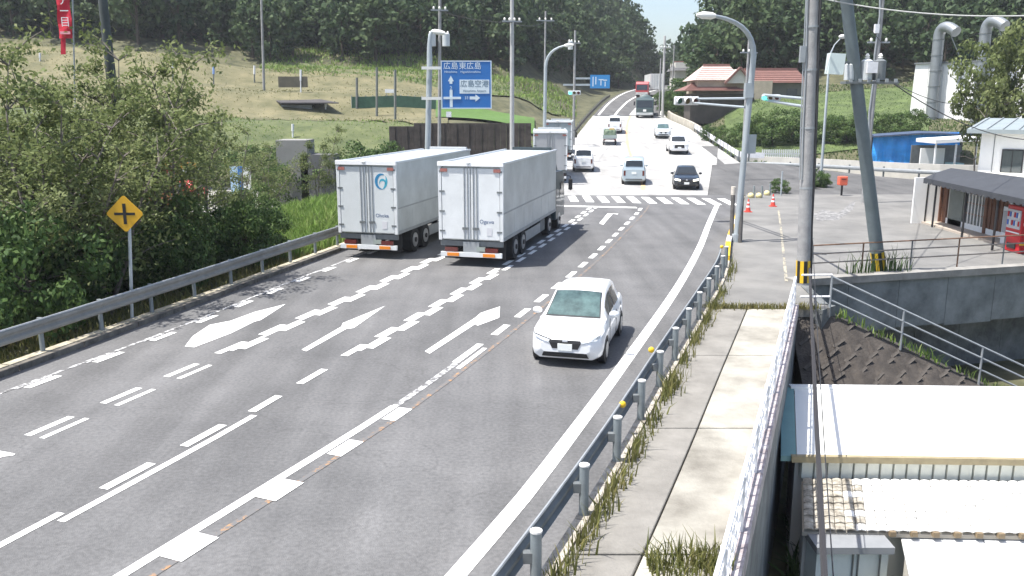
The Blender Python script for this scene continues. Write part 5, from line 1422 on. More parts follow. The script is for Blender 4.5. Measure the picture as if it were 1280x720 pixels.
# small green loaded truck
p = place(762, 182); a_ = heading(centre, p.y)
kt = thing('small_truck', 'small truck with a load under green cloth driving away on the pale road', 'truck', (p.x, p.y, p.z + .012), a_)
MB().box((0, 1.0, .75), (1.45, 2.0, .12)).build('flat_bed', M_galv, kt, False, False)
for s_ in (-1, 1):
    MB().box((s_ * .72, 1.0, .95), (.03, 1.96, .3)).build('bed_side', mat('m_kei_side', (.14, .22, .20), .6), kt, False, False)
    for y in (.55, 2.75): wheel(kt, s_ * .62, y, .27, .16, s_)
    MB().box((s_ * .55, -.02, .6), (.22, .04, .12)).build('tail_lamp', M_lampr, kt, False, False)
MB().box((0, .01, .93), (1.4, .04, .3)).build('tail_gate', mat('m_kei_gate', (.30, .36, .34), .6), kt, False, False)
bevel(MB().box((0, 1.0, 1.25), (1.3, 1.85, .75)).build('load', mat('m_green_cloth', (.06, .16, .10), .85, var=.5, scale=3, c2=(.22, .26, .18), bump=.6, bscale=5), kt, False, False), .12, 3)
MB().box((.2, .4, 1.68), (.5, .5, .22)).build('yellow_case', mat('m_case', (.5, .35, .12), .7), kt, False, False)
bevel(MB().prism([(-.7, 2.05, .5), (-.7, 3.3, .5), (-.7, 3.32, 1.0), (-.7, 2.95, 1.75), (-.7, 2.05, 1.78)], (1.4, 0, 0)).build('cab', M_truckw, kt, False, False), .05)
MB().box((0, 2.04, 1.45), (1.1, .02, .4)).build('rear_window', M_glass_dark, kt, False, False)
# tanker facing the viewer
p = place(805.5, 148); a_ = heading(centre, 120, False)
tk = thing('tank_truck', 'dark green tank truck facing the viewer on the climbing road', 'truck', (p.x, p.y, p.z + .012), a_)
M_dk = paintm('darkgreen', (.045, .075, .075), .35)
bevel(MB().prism([(-1.2, -2.1, .5), (-1.2, 0, .5), (-1.2, .03, 1.3), (-1.2, -.15, 2.5), (-1.2, -.5, 2.75), (-1.2, -2.1, 2.75)], (2.4, 0, 0)).build('cab', M_dk, tk, False, False), .08)
MB().prism([(-1.05, .04, 1.45), (-1.05, -.12, 2.4), (-1.05, -.16, 2.4), (-1.05, 0, 1.45)], (2.1, 0, 0)).build('windshield', M_glass_dark, tk, False, False)
MB().tube([(0, -2.3, 2.1), (0, -2.5, 2.1), (0, -8.3, 2.1), (0, -8.5, 2.1)], [.8, 1.12, 1.12, .8], 20).build('tank', mat('m_tank', (.12, .16, .16), .4, .2), tk, True, False)
MB().box((0, -4.6, .8), (.9, 8, .25)).build('chassis', M_chass, tk, False, False)
MB().box((0, .05, .6), (2.3, .12, .35)).build('bumper', mat('m_bumper_pale', (.45, .47, .46), .5), tk, False, False)
MB().box((0, .07, 1.05), (.42, .04, .3)).build('front_badge', M_plate, tk, False, False)
for s_ in (-1, 1):
    for y in (-1.2, -5.6, -6.9): wheel(tk, s_ * 1.0, y, .5, .35, s_)
    MB().box((s_ * .85, .12, .65), (.36, .05, .18)).build('head_lamp', M_lampw, tk, False, False)
    bevel(MB().box((s_ * 1.42, -.1, 2.0), (.2, .14, .55)).build('mirror', M_trim, tk, False, False), .03)
# red tractor with a white container coming round the bend
p = place(802, 122); a_ = heading(centre, p.y, False) 
rt = thing('container_truck', 'red cab truck with a tall white container coming down the far bend', 'truck', (p.x, p.y, p.z + .012), a_)
M_red = paintm('red', (.42, .035, .04), .4)
bevel(MB().prism([(-1.2, -2.0, .5), (-1.2, 0, .5), (-1.2, .02, 1.3), (-1.2, -.2, 2.55), (-1.2, -.6, 2.95), (-1.2, -2.0, 2.95)], (2.4, 0, 0)).build('cab', M_red, rt, False, False), .08)
MB().prism([(-1.05, .04, 1.4), (-1.05, -.16, 2.4), (-1.05, -.2, 2.4), (-1.05, 0, 1.4)], (2.1, 0, 0)).build('windshield', M_glass_dark, rt, False, False)
MB().box((0, .06, .75), (2.3, .1, .5)).build('bumper', mat('m_bumper_pale', (.45, .47, .46), .5), rt, False, False)
tr = MB().box((0, 0, 0), (2.45, 9.5, 2.9)).build('container', M_truckw, rt, False, False); tr.location = (-1.35, -7.0, 3.0); tr.rotation_euler = (0, 0, R(14))
for k in range(5):
    MB().box((-.9 + k * .45, 4.77, 0), (.05, .05, 2.6)).build('container_rib', M_trucka, tr, False, False)
MB().box((0, -4.0, .85), (.9, 7, .25)).build('chassis', M_chass, rt, False, False)
for s_ in (-1, 1):
    for y in (-1.2, -3.2, -9.5): wheel(rt, s_ * 1.0 + (-1.3 if y < -5 else 0), y, .5, .35, s_)
    bevel(MB().box((s_ * 1.42, -.1, 2.1), (.2, .14, .5)).build('mirror', M_trim, rt, False, False), .03)
    MB().box((s_ * .85, .12, .8), (.36, .05, .18)).build('head_lamp', M_lampw, rt, False, False)

# ---------------------------------------------------------------- buildings
M_wallw = mat('m_wall_white', (.80, .80, .78), .8, var=.05, scale=1.5)
M_wallc = mat('m_wall_cream', (.60, .58, .53), .85, var=.08, scale=1.2)
M_wood = mat('m_wood_brown', (.14, .065, .038), .75, var=.25, scale=4)
M_dark = mat('m_interior_dark', (.02, .02, .022), .9)
M_pane = mat('m_pane', (.06, .075, .08), .08, spec=.9)
M_awn = mat('m_awning_grey', (.042, .046, .054), .75, var=.15, scale=1.5, bump=.2)
# ---- low white building in the yard, lower right
lb_ = thing('warehouse', 'low white shed with a bright sheet roof and tiled lean-to below the sidewalk', 'building', (11, 18, -4.2))
sl = R(0)
xl0, xr0 = 7.05, 26.0
ridge_y, eave_y, rzg, ez = 20.9, 17.35, -1.10, -1.40
skew = lambda x, y: y - .035 * (x - xl0)           # the building is turned slightly
P = lambda x, y, z: Vector((x - (20.9 - y) * .30 * (1 if x < 10 else 1), skew(x, y), z))
M_sheet = mat('m_roof_sheet', (.74, .75, .74), .5, .0, var=.03, scale=.7)
x = xl0 + .12; nseam = 24; wdt = (xr0 - xl0) / nseam
for k in range(nseam):
    xa = xl0 + wdt * k + (.12 if k == 0 else 0); xb = xl0 + wdt * (k + 1) - .012
    MB().sheet([[P(xa, ridge_y, rzg), P(xb, ridge_y, rzg)], [P(xa, eave_y, ez), P(xb, eave_y, ez)]], (0, 0, -.05)).build('roof_sheet', M_sheet, lb_)
    MB().bar(P(xb, ridge_y, rzg + .02), P(xb, eave_y, ez + .02), .03, .05).build('standing_seam', M_sheet, lb_)
MB().sheet([[P(xl0 - .22, ridge_y + .1, rzg + .03), P(xl0 + .1, ridge_y + .1, rzg + .03)], [P(xl0 - .22, eave_y - .05, ez + .03), P(xl0 + .1, eave_y - .05, ez + .03)]], (0, 0, -.12)).build('verge_trim', mat('m_verge_green', (.16, .30, .30), .5, var=.08, scale=2), lb_)
MB().bar(P(xl0, ridge_y + .1, rzg + .02), P(xr0, ridge_y + .1, rzg + .02), .22, .1).build('ridge_cap', M_sheet, lb_)
MB().bar(P(xl0, eave_y - .06, ez - .02), P(xr0, eave_y - .06, ez - .02), .12, .14).build('gutter', mat('m_gutter_tan', (.30, .25, .15), .7, var=.2, scale=3), lb_)
for k in range(64):                                       # corrugated strip under the gutter
    xa = xl0 + .35 + k * .28
    MB().box(P(xa, eave_y + .04, ez - .30), (.235, .06, .40)).build('wall_rib', mat('m_wall_rib', (.66, .67, .60), .7, var=.08, scale=3), lb_)
MB().bar(P(xl0 + .2, eave_y + .12, ez - .3), P(xr0, eave_y + .12, ez - .3), .08, .42).build('upper_wall', mat('m_upper_wall', (.52, .54, .50), .7), lb_)
MB().prism([P(xl0 + .1, eave_y + .2, -4.2), P(xl0 + .1, ridge_y - .1, -4.2), P(xl0 + .1, ridge_y - .1, rzg - .1), P(xl0 + .1, eave_y + .2, ez - .1)], (18.5, 0, 0)).build('hall_wall', M_wallc, lb_)
# tiled lean-to roof
ly0, ly1, lz0, lz1 = 17.25, 15.75, -1.86, -2.26
tiles = MB(); less_lit = MB(); rgt = random.Random(9)
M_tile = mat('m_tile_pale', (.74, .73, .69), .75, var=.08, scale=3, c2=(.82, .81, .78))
MB().sheet([[P(xl0 + .25, ly0, lz0 - .06), P(xr0, ly0, lz0 - .06)], [P(xl0 + .25, ly1, lz1 - .06), P(xr0, ly1, lz1 - .06)]], (0, 0, -.08)).build('lean_to_deck', mat('m_deck', (.34, .31, .26), .9), lb_)
NR = 8
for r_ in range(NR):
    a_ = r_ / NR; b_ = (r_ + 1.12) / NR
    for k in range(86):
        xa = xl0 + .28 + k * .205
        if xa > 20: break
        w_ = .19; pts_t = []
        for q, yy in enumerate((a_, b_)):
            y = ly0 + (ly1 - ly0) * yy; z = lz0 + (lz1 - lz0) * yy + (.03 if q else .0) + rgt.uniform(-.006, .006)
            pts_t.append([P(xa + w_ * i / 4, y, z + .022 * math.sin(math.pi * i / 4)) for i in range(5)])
        (less_lit if xa < xl0 + 1.25 + .25 * math.sin(r_ * 2.3) else tiles).sheet(pts_t, (0, 0, -.022))
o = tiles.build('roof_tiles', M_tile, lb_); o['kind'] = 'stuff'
o = less_lit.build('less_lit_tiles', mat('m_tile_less_lit', (.20, .175, .14), .85, var=.3, scale=6, c2=(.42, .39, .33)), lb_); o['kind'] = 'stuff'  # same tiles coloured darker: weaker light at the left painted in
MB().prism([P(xl0 + .3, ly1 + .35, -4.2), P(xl0 + .3, ly0, -4.2), P(xl0 + .3, ly0, lz0 - .15), P(xl0 + .3, ly1 + .35, lz1 - .1)], (17, 0, 0)).build('lean_to_wall', mat('m_lean_wall', (.66, .67, .64), .8, var=.06, scale=1.2), lb_)
for k in range(9):                                        # brown boxes for brackets and painted-in tile shadows along the lean-to eave
    xa = xl0 + 2.0 + k * .42
    MB().box(P(xa, ly1 - .04, lz1 - .03), (.12, .1, .1)).build('eave_shadow_bracket', mat('m_bracket_shadow_brown', (.20, .15, .09), .8), lb_)
# porch with a grey cap at the left end
MB().box(P(xl0 + 1.15, ly1 - .15, -2.42), (1.5, .75, .14)).build('porch_cap', mat('m_porch_cap', (.24, .25, .26), .7, var=.1, scale=2), lb_)
MB().box(P(xl0 + 1.15, ly1 + .0, -3.35), (1.4, .6, 1.72)).build('porch_wall', mat('m_porch_wall', (.72, .78, .76), .7, var=.06, scale=2), lb_)
for dx in (-.45, .1, .2, .62): MB().box(P(xl0 + 1.15 + dx, ly1 - .32, -3.35), (.025, .03, 1.7)).build('porch_seam', M_galv_dark, lb_)
# lower sheet roof in front of the lean-to
for k in range(20):
    xa = xl0 + 2.2 + k * .8
    MB().sheet([[P(xa, ly1 + .3, -2.40), P(xa + .785, ly1 + .3, -2.40)], [P(xa, 12.6, -2.8), P(xa + .785, 12.6, -2.8)]], (0, 0, -.05)).build('lower_sheet', M_sheet, lb_)
MB().prism([P(xl0 + 2.3, 12.8, -4.2), P(xl0 + 2.3, ly1, -4.2), P(xl0 + 2.3, ly1, -2.5), P(xl0 + 2.3, 12.8, -2.9)], (15, 0, 0)).build('lower_wall', M_wallc, lb_)
# ---- shop with the dark awning
sx0, sx1, sy0, sy1 = 21.4, 27.5, 33.2, 43.0
fx = lambda y: 21.25 + (y - 34) * .03
sh = thing('shop', 'small shop with a dark awning and brown lattice doors at the right of the apron', 'building', (24, 38, .12))
MB().box((24.6, 38.2, 1.36), (6.2, 9.6, 2.6)).build('wall', M_wallc, sh)
# awning
rows = [[(20.05, 42.2, 2.45), (19.8, 38.5, 2.45), (19.5, 34.5, 2.45), (19.2, 30.6, 2.45)], [(20.9, 42.8, 2.66), (20.7, 38.5, 2.68), (20.5, 34.5, 2.70), (20.4, 30.6, 2.70)], [(21.9, 43.4, 2.84), (21.8, 38.5, 2.9), (21.7, 34.5, 2.95), (21.7, 30.6, 2.95)]]
MB().sheet(rows, (0, 0, -.06)).build('awning', M_awn, sh)
MB().sheet([[(20.02, 42.2, 2.43), (19.17, 30.6, 2.43)], [(20.02, 42.2, 2.25), (19.17, 30.6, 2.25)]], (.02, 0, 0)).build('awning_valance', M_awn, sh)
for k in range(22):
    y = 42.0 - k * .53; MB().box((20.02 - k * .0388, y, 2.23), (.04, .3, .06)).build('valance_scallop', M_awn, sh)
for k, (u, v) in enumerate(((1155, 279), (1165, 284), (1202, 297), (1240, 313))):
    p = gz(u, v, .12); MB().tube([p, p + Vector((.02, 0, 2.24))], .05, 8).build('awning_post', M_trim, sh, True)
# facade pieces on the lit apron side
def fac(nm, y0, y1, z0, z1, m, dx=-.03, th=.05):
    y = (y0 + y1) / 2; return MB().box((21.5 + dx, y, .12 + (z0 + z1) / 2), (th, abs(y1 - y0), z1 - z0)).build(nm, m, sh)
fac('plinth', 33.5, 42.9, 0, .35, M_wallw, -.04)
fac('brown_frame', 42.9, 42.5, 0, 2.4, M_wood, -.05, .08)
fac('grey_door', 42.3, 41.0, .05, 2.2, mat('m_door_grey', (.16, .18, .165), .7, var=.1, scale=3), -.04)
M_latt = mat('m_lattice_gap', (.20, .19, .18), .6)
for a_, b_, c_m in ((40.7, 39.0, M_pane), (38.8, 37.0, M_wood), (36.8, 35.2, M_pane)):
    fac('lattice_panel', a_, b_, .35, 2.1, c_m, -.035)
    n = 6
    for k in range(n + 1):
        y = a_ + (b_ - a_) * k / n; fac('lattice_bar', y + .03, y - .03, .35, 2.1, M_wood if c_m is M_wood or k in (0, n) else M_wallw, -.07, .05)
    for z in (.8, 1.3, 1.75): fac('lattice_rail', a_, b_, z, z + .05, M_wood, -.062, .03)
fac('brown_frame', 39.0, 38.8, .1, 2.2, M_wood, -.08, .08); fac('brown_frame', 37.0, 36.8, .1, 2.2, M_wallw, -.08, .08); fac('lintel', 42.9, 33.5, 2.15, 2.4, M_wood, -.055, .09)
# end screen wall at the far end of the shop front
MB().box((20.75, 43.05, 1.25), (1.5, .12, 2.3)).build('screen_wall', M_wallw, sh)
MB().box((21.35, 42.96, 1.25), (.12, .1, 2.3)).build('brown_frame', M_wood, sh)
MB().box((21.0, 38, .16), (1.0, 10.2, .1)).build('step', mat('m_step', (.42, .36, .30), .85, var=.12, scale=2), sh)
# upper house
uh = thing('house', 'white upper storey house with dark windows and a grey roof behind the shop awning', 'building', (23.3, 43.5, 0))
hx0, hy0 = 23.4, 41.4
MB().box((27.4, 46.1, 3.3), (8.2, 5.2, 2.6)).build('wall', M_wallw, uh)
for k, xx in enumerate((24.75, 26.05, 27.35)):
    w_ = MB().box((xx, 43.47, 3.15), (.95, .06, 1.3)).build('window', M_wood if k else M_trim, uh)
    MB().box((xx - .22, 43.43, 3.15), (.4, .03, 1.16)).build('pane', M_pane, w_); MB().box((xx + .22, 43.425, 3.15), (.4, .03, 1.16)).build('pane', M_pane, w_)
for xx in (23.9, 25.4, 26.7): MB().box((xx, 43.485, 3.4), (.03, .03, 2.3)).build('wall_seam', M_galv_dark, uh)
MB().sheet([[(22.7, 42.9, 4.75), (32, 42.9, 4.75)], [(22.7, 49.4, 5.2), (32, 49.4, 5.2)]], (0, 0, -.2)).build('roof', mat('m_roof_bluegrey', (.25, .29, .30), .55, var=.1, scale=1), uh)
for k in range(14): MB().bar((22.9 + k * .68, 42.92, 4.78), (22.9 + k * .68, 49.3, 5.23), .04, .05).build('roof_seam', M_galv, uh)
uh.rotation_euler.z = R(-35)
# vending machine
vm = thing('vending_machine', 'red drinks vending machine under the end of the shop awning', 'vending machine', (20.55, 34.55, .12))
M_vred = mat('m_vend_red', (.52, .012, .02), .4, var=.05, scale=2)
bevel(MB().box((20.55, 34.5, 1.06), (.75, 1.1, 1.86)).build('cabinet', M_vred, vm), .03)
MB().box((20.16, 34.5, 1.45), (.03, .92, .75)).build('display_window', mat('m_vend_window', (.5, .5, .52), .15), vm)
for k in range(2):
    for j in range(6): MB().tube([(20.138, 34.12 + j * .15, 1.2 + k * .33), (20.138, 34.12 + j * .15, 1.4 + k * .33)], .04, 8).build('can', (M_vred, M_wallw, mat('m_can_blue', (.05, .15, .5), .4))[(j + k) % 3], vm, True)
MB().box((20.155, 34.5, .92), (.03, .9, .05)).build('price_strip', M_wallw, vm); MB().box((20.155, 34.5, .38), (.03, .6, .2)).build('delivery_slot', M_trim, vm)
MB().box((20.5, 33.935, 1.3), (.5, .03, .12)).build('white_flash', M_wallw, vm); MB().box((20.5, 33.935, .5), (.68, .02, .06)).build('yellow_line', M_yellow, vm)
v2 = thing('vending_machine', 'white drinks cabinet left of the red vending machine', 'vending machine', (20.9, 35.7, .12))
bevel(MB().box((20.95, 35.75, .95), (.6, .9, 1.65)).build('cabinet', mat('m_vend_white', (.6, .62, .64), .5), v2), .03)
MB().box((20.63, 35.75, 1.15), (.03, .7, .9)).build('display_window', mat('m_vend_grey', (.25, .27, .3), .2), v2)
# ---- blue tarp shed
bs = thing('shed', 'open shed hung with a bright blue tarpaulin across the side road', 'shed', (33, 79, 0))
Y = 79.0; a_, b_ = at(1089, 207, Y), at(1186, 208, Y)
M_tarp = mat('m_tarp', (.03, .28, .78), .4, var=.15, scale=1.2, c2=(.05, .36, .86), bump=.6, bscale=1.6)
rows = []
for i in range(13):
    t_ = i / 12; rr_ = []
    for j in range(31):
        s_ = j / 30; x = a_.x + (b_.x - a_.x) * s_; zt = zat(172 - 8 * s_, Y); z = .15 + (zt - .15) * t_
        rr_.append((x, Y + .10 * math.sin(s_ * 40 + 2 * math.sin(t_ * 3)) * (1.15 - t_) + .06 * math.sin(s_ * 17 + t_ * 8), z))
    rows.append(rr_)
MB().sheet(rows, (0, .02, 0)).build('tarpaulin', M_tarp, bs)
xa, xb = a_.x - .15, at(1205, 165, Y).x
MB().sheet([[(xa, Y - .6, zat(170, Y)), ((xa + xb) / 2, Y - .6, zat(165, Y)), (xb, Y - .6, zat(166, Y))], [(xa, Y + 5, zat(170, Y)), ((xa + xb) / 2, Y + 5, zat(165, Y)), (xb, Y + 5, zat(166, Y))]], (0, 0, -.12)).build('roof', mat('m_shed_roof', (.05, .075, .13), .7, var=.2, scale=1), bs)
for s_ in (0, .33, .66, 1.0): MB().bar((xa + (b_.x - xa) * s_ + .1, Y + .2, 0), (xa + (b_.x - xa) * s_ + .1, Y + .2, zat(169, Y)), .12, .12).build('post', M_trim, bs)
MB().box(((xa + xb) / 2, Y + 4.8, 1.3), (xb - xa - .4, .1, 2.6)).build('back_wall', M_galv_dark, bs)
bs.rotation_euler.z = R(-20)
# carport right of the tarp
cp = thing('carport', 'white carport roof with parked equipment right of the blue tarp', 'carport', (42, 76, 0))
a_, b_ = at(1164, 178, 72), at(1222, 172, 72)
MB().box(((a_.x + b_.x) / 2, 73, (a_.z + b_.z) / 2), (b_.x - a_.x, 3.5, .3), ry=-.06).build('roof', M_wallw, cp)
for s_ in (.06, .5, .94): MB().bar((a_.x + (b_.x - a_.x) * s_, 71.6, 0), (a_.x + (b_.x - a_.x) * s_, 71.6, a_.z - .1), .12, .12).build('post', M_wallw, cp)
MB().box((a_.x + .9, 73.5, 1.2), (2.0, .2, 2.2)).build('side_panel', M_wallw, cp)
MB().box((a_.x + 2.4, 72.6, .6), (.9, 1.4, 1.1)).build('cabinet', mat('m_cab_blue', (.25, .42, .45), .6), cp)
MB().box((a_.x + 1.8, 74.8, 1.3), (4.2, .15, 2.4)).build('back_wall', M_galv_dark, cp)
# ---- white factory with duct chimneys
fb = thing('factory', 'tall blank white factory block with two bent grey ducts', 'building', (at(1135, 170, 96).x, 96, 0))
Y = 96.0; pL = at(1135, 170, Y); pR = pL + Vector((15, 0, 0)); zt0, zt1 = zat(80, Y), zat(80, Y) + .1
rows = [[(pL.x, Y, -.2), (pR.x, Y, -.2)], [(pL.x + .35, Y, zt0), (pR.x + .35, Y, zt1)]]
MB().prism([(pL.x - .2, Y, -.2), (pR.x, Y, -.2), (pR.x + .1, Y, zt1), (pL.x + .1, Y, zt0)], (0, 9, 0)).build('wall', M_wallw, fb)
for k in range(1, 10):
    x = pL.x + (pR.x - pL.x) * k / 10; MB().box((x, Y - .01, (zt0 - .3) / 2), (.03, .04, zt0 - .4)).build('panel_joint', mat('m_joint_pale', (.5, .5, .5), .8), fb)
MB().bar((pL.x, Y - .05, zt0 + .04), (pR.x + .2, Y - .05, zt1 + .04), .3, .16).build('parapet_cap', M_galv_dark, fb)
MB().box((pL.x - .7, Y - .3, zat(158, Y) - 1.2), (1.9, .3, 2.6)).build('blue_panel', mat('m_panel_cyan', (.05, .42, .72), .6), fb)
MB().box((pL.x + 4.7, Y - .04, zat(101, Y)), (.5, .05, .5)).build('wall_mark', M_galv_dark, fb)
M_duct = mat('m_duct', (.27, .29, .30), .45, .5, var=.1, scale=1.5)
for k, (xo, zt_, zb_) in enumerate(((2.5, 12.9, .8), (7.0, 13.2, 3.0), (12.2, 13.4, 3.0))):
    b_ = Vector((pL.x + xo, Y - .75, zb_)); t_ = Vector((pL.x + xo, Y - .75, zt_)); e2 = t_ + Vector((2.0, -.9, .2))
    MB().tube([b_, b_.lerp(t_, .5), t_] + bend(t_, t_ + Vector((.2, 0, 1.5)), e2, 9)[1:], .55, 16).build('duct', M_duct, fb, True)
    for q in lin(.04, .96, 8): MB().tube([b_.lerp(t_, q), b_.lerp(t_, q + .01)], .59, 16).build('duct_flange', M_galv_dark, fb, True)
    MB().tube([e2 + Vector((-.6, .3, -.3)), Vector((pL.x + xo + 2.2, Y + .3, zt0))], .05, 6).build('duct_stay', M_galv, fb, True)
fb.rotation_euler.z = R(-46)
# big broadleaf tree in front of the factory, right edge
for k, (u, v0, v1, Y, s) in enumerate(((1246, 150, 40, 62, .85), (1285, 150, 35, 60, .9))):
    p = at(u, v1, Y); t = thing('yard_tree', ('round leafy tree in front of the white factory', 'leafy tree at the right picture edge above the upper house')[k], 'tree', (p.x, Y, 0), 1.3 * k)
    t.scale = (s, s, (p.z) / 8.2); link_mesh('trunk', near_t[k], None, t)
    V_, F_ = crown_mesh('y', 300 + k, (2.9, 2.8, 3.0), 5.3, 46, 110, .75, .14, .4, -.9)
    me = np_mesh('crown', V_, F_); me.materials.append(F_near); link_mesh('crown', me, None, t)
# ---- red tiled houses on the right bank
M_rt = mat('m_roof_red', (.20, .10, .082), .7, var=.15, scale=1.5, bump=.3, bscale=8)
M_rtp = mat('m_roof_pale', (.55, .42, .38), .65, var=.15, scale=1.5, bump=.3, bscale=8)
hs = thing('house', 'old house with stepped red tiled roofs on the right bank', 'building', (25, 112, 5))
def hip(nm, m, u0, u1, ve, vr, Yf, Yb, in0=.25, in1=.25, par=None):
    a_, b_ = at(u0, ve, Yf), at(u1, ve, Yf); z0 = a_.z; zr_ = zat(vr, (Yf + Yb) / 2); w_ = b_.x - a_.x; ym = (Yf + Yb) / 2
    E = [(a_.x, Yf, z0), (b_.x, Yf, z0), (b_.x, Yb, z0), (a_.x, Yb, z0)]; T = [(a_.x + w_ * in0, ym, zr_), (b_.x - w_ * in1, ym, zr_)]
    mb = MB(); mb.add(E + T, [(0, 1, 5, 4), (1, 2, 5), (2, 3, 4, 5), (3, 0, 4), (3, 2, 1, 0)])
    o = mb.build(nm, m, par); nrow = 7
    for k in range(nrow):                                   # tile courses
        q = (k + .5) / nrow; L_ = Vector(E[0]).lerp(Vector(T[0]), q); R_ = Vector(E[1]).lerp(Vector(T[1]), q)
        MB().bar(L_ + Vector((.05, -.03, .02)), R_ + Vector((-.05, -.03, .02)), .12, .07).build('tile_course', m, par)
    MB().bar(Vector(T[0]) + Vector((0, 0, .08)), Vector(T[1]) + Vector((0, 0, .08)), .3, .25).build('ridge', M_rt, par)
    return o
gb = float(land(25, 112))
MB().box((at(915, 110, 114).x, 116, (gb + zat(103, 113)) / 2 + .2), (9.5, 7, zat(103, 113) - gb)).build('wall', mat('m_house_wall', (.42, .36, .28), .85, var=.2, scale=.8), hs)
hip('roof', M_rtp, 868, 930, 100, 82, 112, 120, .3, .15, hs)
hip('lower_roof', M_rt, 855, 934, 113, 105, 110.5, 118, .2, .2, hs)
MB().box((at(903, 121, 111.5).x, 113.5, (gb + zat(117, 111)) / 2), (8, 4, max(.5, zat(117, 111) - gb))).build('ground_floor', mat('m_house_dark', (.07, .06, .05), .85, var=.3, scale=1), hs)
P_ = [at(908, 104, 111), at(938, 104, 111), at(925, 86, 111)]
MB().prism(P_, (0, 3, 0)).build('gable', M_wallc, hs)
for s_ in (0, 1): MB().bar(P_[s_] + Vector((-.2 if s_ == 0 else .2, -.15, 0)), P_[2] + Vector((0, -.15, .15)), .5, .25).build('gable_roof', M_rt, hs)
h2 = thing('house', 'long house with a plain red brown roof right of the stepped roofs', 'building', (35, 115, 5))
hip('roof', M_rt, 938, 1012, 103, 87, 113, 122, .04, .04, h2)
gb2 = float(land(34, 116))
MB().box((at(975, 110, 115).x, 117.5, (zat(104, 115) + gb2 - .5) / 2), (7.2, 7, zat(104, 115) - gb2 + .5)).build('wall', mat('m_house_grey', (.18, .17, .15), .85, var=.15, scale=.8), h2)
for u in (955, 990): MB().box((at(u, 116, 113.9).x, 113.95, zat(117, 113.9)), (1.3, .08, 1.2)).build('window', M_pane, h2)
# far grey house near the gap
h3 = thing('house', 'far grey house half hidden by trees right of the climbing road', 'building', (34, 150, 6))
hip('roof', mat('m_roof_grey', (.16, .16, .165), .7, var=.15, scale=1), 842, 868, 88, 78, 150, 157, .2, .2, h3)
MB().box((at(855, 92, 151).x, 153.5, zat(95, 151)), (3.0, 5, 4.5)).build('wall', M_wallc, h3)
# ---- left side: yard things behind the trees
Y = 62.0
cb = thing('concrete_block', 'grey concrete pump house wall behind the left trees', 'structure', (at(372, 230, Y).x, Y, 0))
g_ = float(land(at(372, 230, Y).x, Y))
MB().box((at(365, 200, Y).x, Y + 1.2, (zat(178, Y) + g_) / 2), (2.2, 2.4, zat(178, Y) - g_ + .3)).build('tower', mat('m_block_grey', (.24, .235, .22), .85, var=.12, scale=1), cb)
MB().box((at(397, 215, Y).x, Y + 1.0, (zat(196, Y) + g_) / 2), (2.4, 2.0, zat(196, Y) - g_ + .3)).build('annex', mat('m_block_dark', (.13, .13, .13), .85, var=.12, scale=1), cb)
vb_ = thing('sign_board', 'blue and white standing board behind the left trees', 'sign', (at(300, 235, 58).x, 58, float(land(at(300, 235, 58).x, 58))))
for k, (u0, u1, m) in enumerate(((287, 297, mat('m_board_pale', (.45, .62, .78), .6)), (297, 303, mat('m_board_blue', (.03, .16, .45), .6)), (303, 313, M_wallw))):
    a_, b_ = at(u0, 208, 58), at(u1, 208, 58); z0 = float(land(a_.x, 58)); MB().box(((a_.x + b_.x) / 2, 58, (a_.z + z0) / 2), (b_.x - a_.x - .01, .08, a_.z - z0)).build('board', m, vb_)
sg_ = thing('sign_board', 'long low orange and red sign board behind the left trees', 'sign', (at(200, 212, 58.5).x, 58.5, float(land(at(200, 212, 58.5).x, 58.5))))
for u0, u1, v0, v1, m in ((178, 246, 203, 211, mat('m_board_orange', (.62, .28, .03), .6)), (166, 198, 212, 218, mat('m_board_blue2', (.10, .16, .42), .6)), (198, 222, 211, 224, mat('m_board_red', (.55, .05, .04), .6)), (222, 250, 211, 216, M_wallw)):
    a_, b_ = at(u0, v1, 58.5), at(u1, v0, 58.5); MB().box(((a_.x + b_.x) / 2, 58.5, (a_.z + b_.z) / 2), (b_.x - a_.x, .08, b_.z - a_.z)).build('board', m, sg_)
for u in (180, 215, 244):
    a_ = at(u, 210, 58.6); z0 = float(land(a_.x, 58.6)); MB().bar((a_.x, 58.6, z0), (a_.x, 58.6, a_.z + .3), .1, .1).build('leg', M_galv_dark, sg_)
# flat dark roof on the terrace
p = hit(385, 143); 
dr = thing('shed', 'low shed with a flat dark roof on the terrace left of the three posts', 'shed', p)
Y = p.y; rows = [[at(337, 124, Y + 6), at(392, 124, Y + 6)], [at(352, 140, Y), at(424, 141, Y)]]
rows = [[Vector((q.x, q.y, p.z + zz)) for q in r_] for r_, zz in zip(rows, (1.9, 1.35))]
MB().sheet(rows, (0, 0, -.12)).build('roof', mat('m_shed_dark', (.06, .055, .055), .8, var=.2, scale=1), dr)
cx_ = sum((q for r_ in rows for q in r_), Vector()) / 4
MB().box((cx_.x, cx_.y, p.z + .5), (3.6, 4, 1.2)).build('wall', M_galv_dark, dr)
MB().box((at(367, 118, Y + 7).x, Y + 7, float(land(at(367, 118, Y + 7).x, Y + 7)) + 1.4), (3.6, .12, 1.3)).build('board', mat('m_board_brown', (.10, .09, .065), .8, var=.2, scale=1), dr)
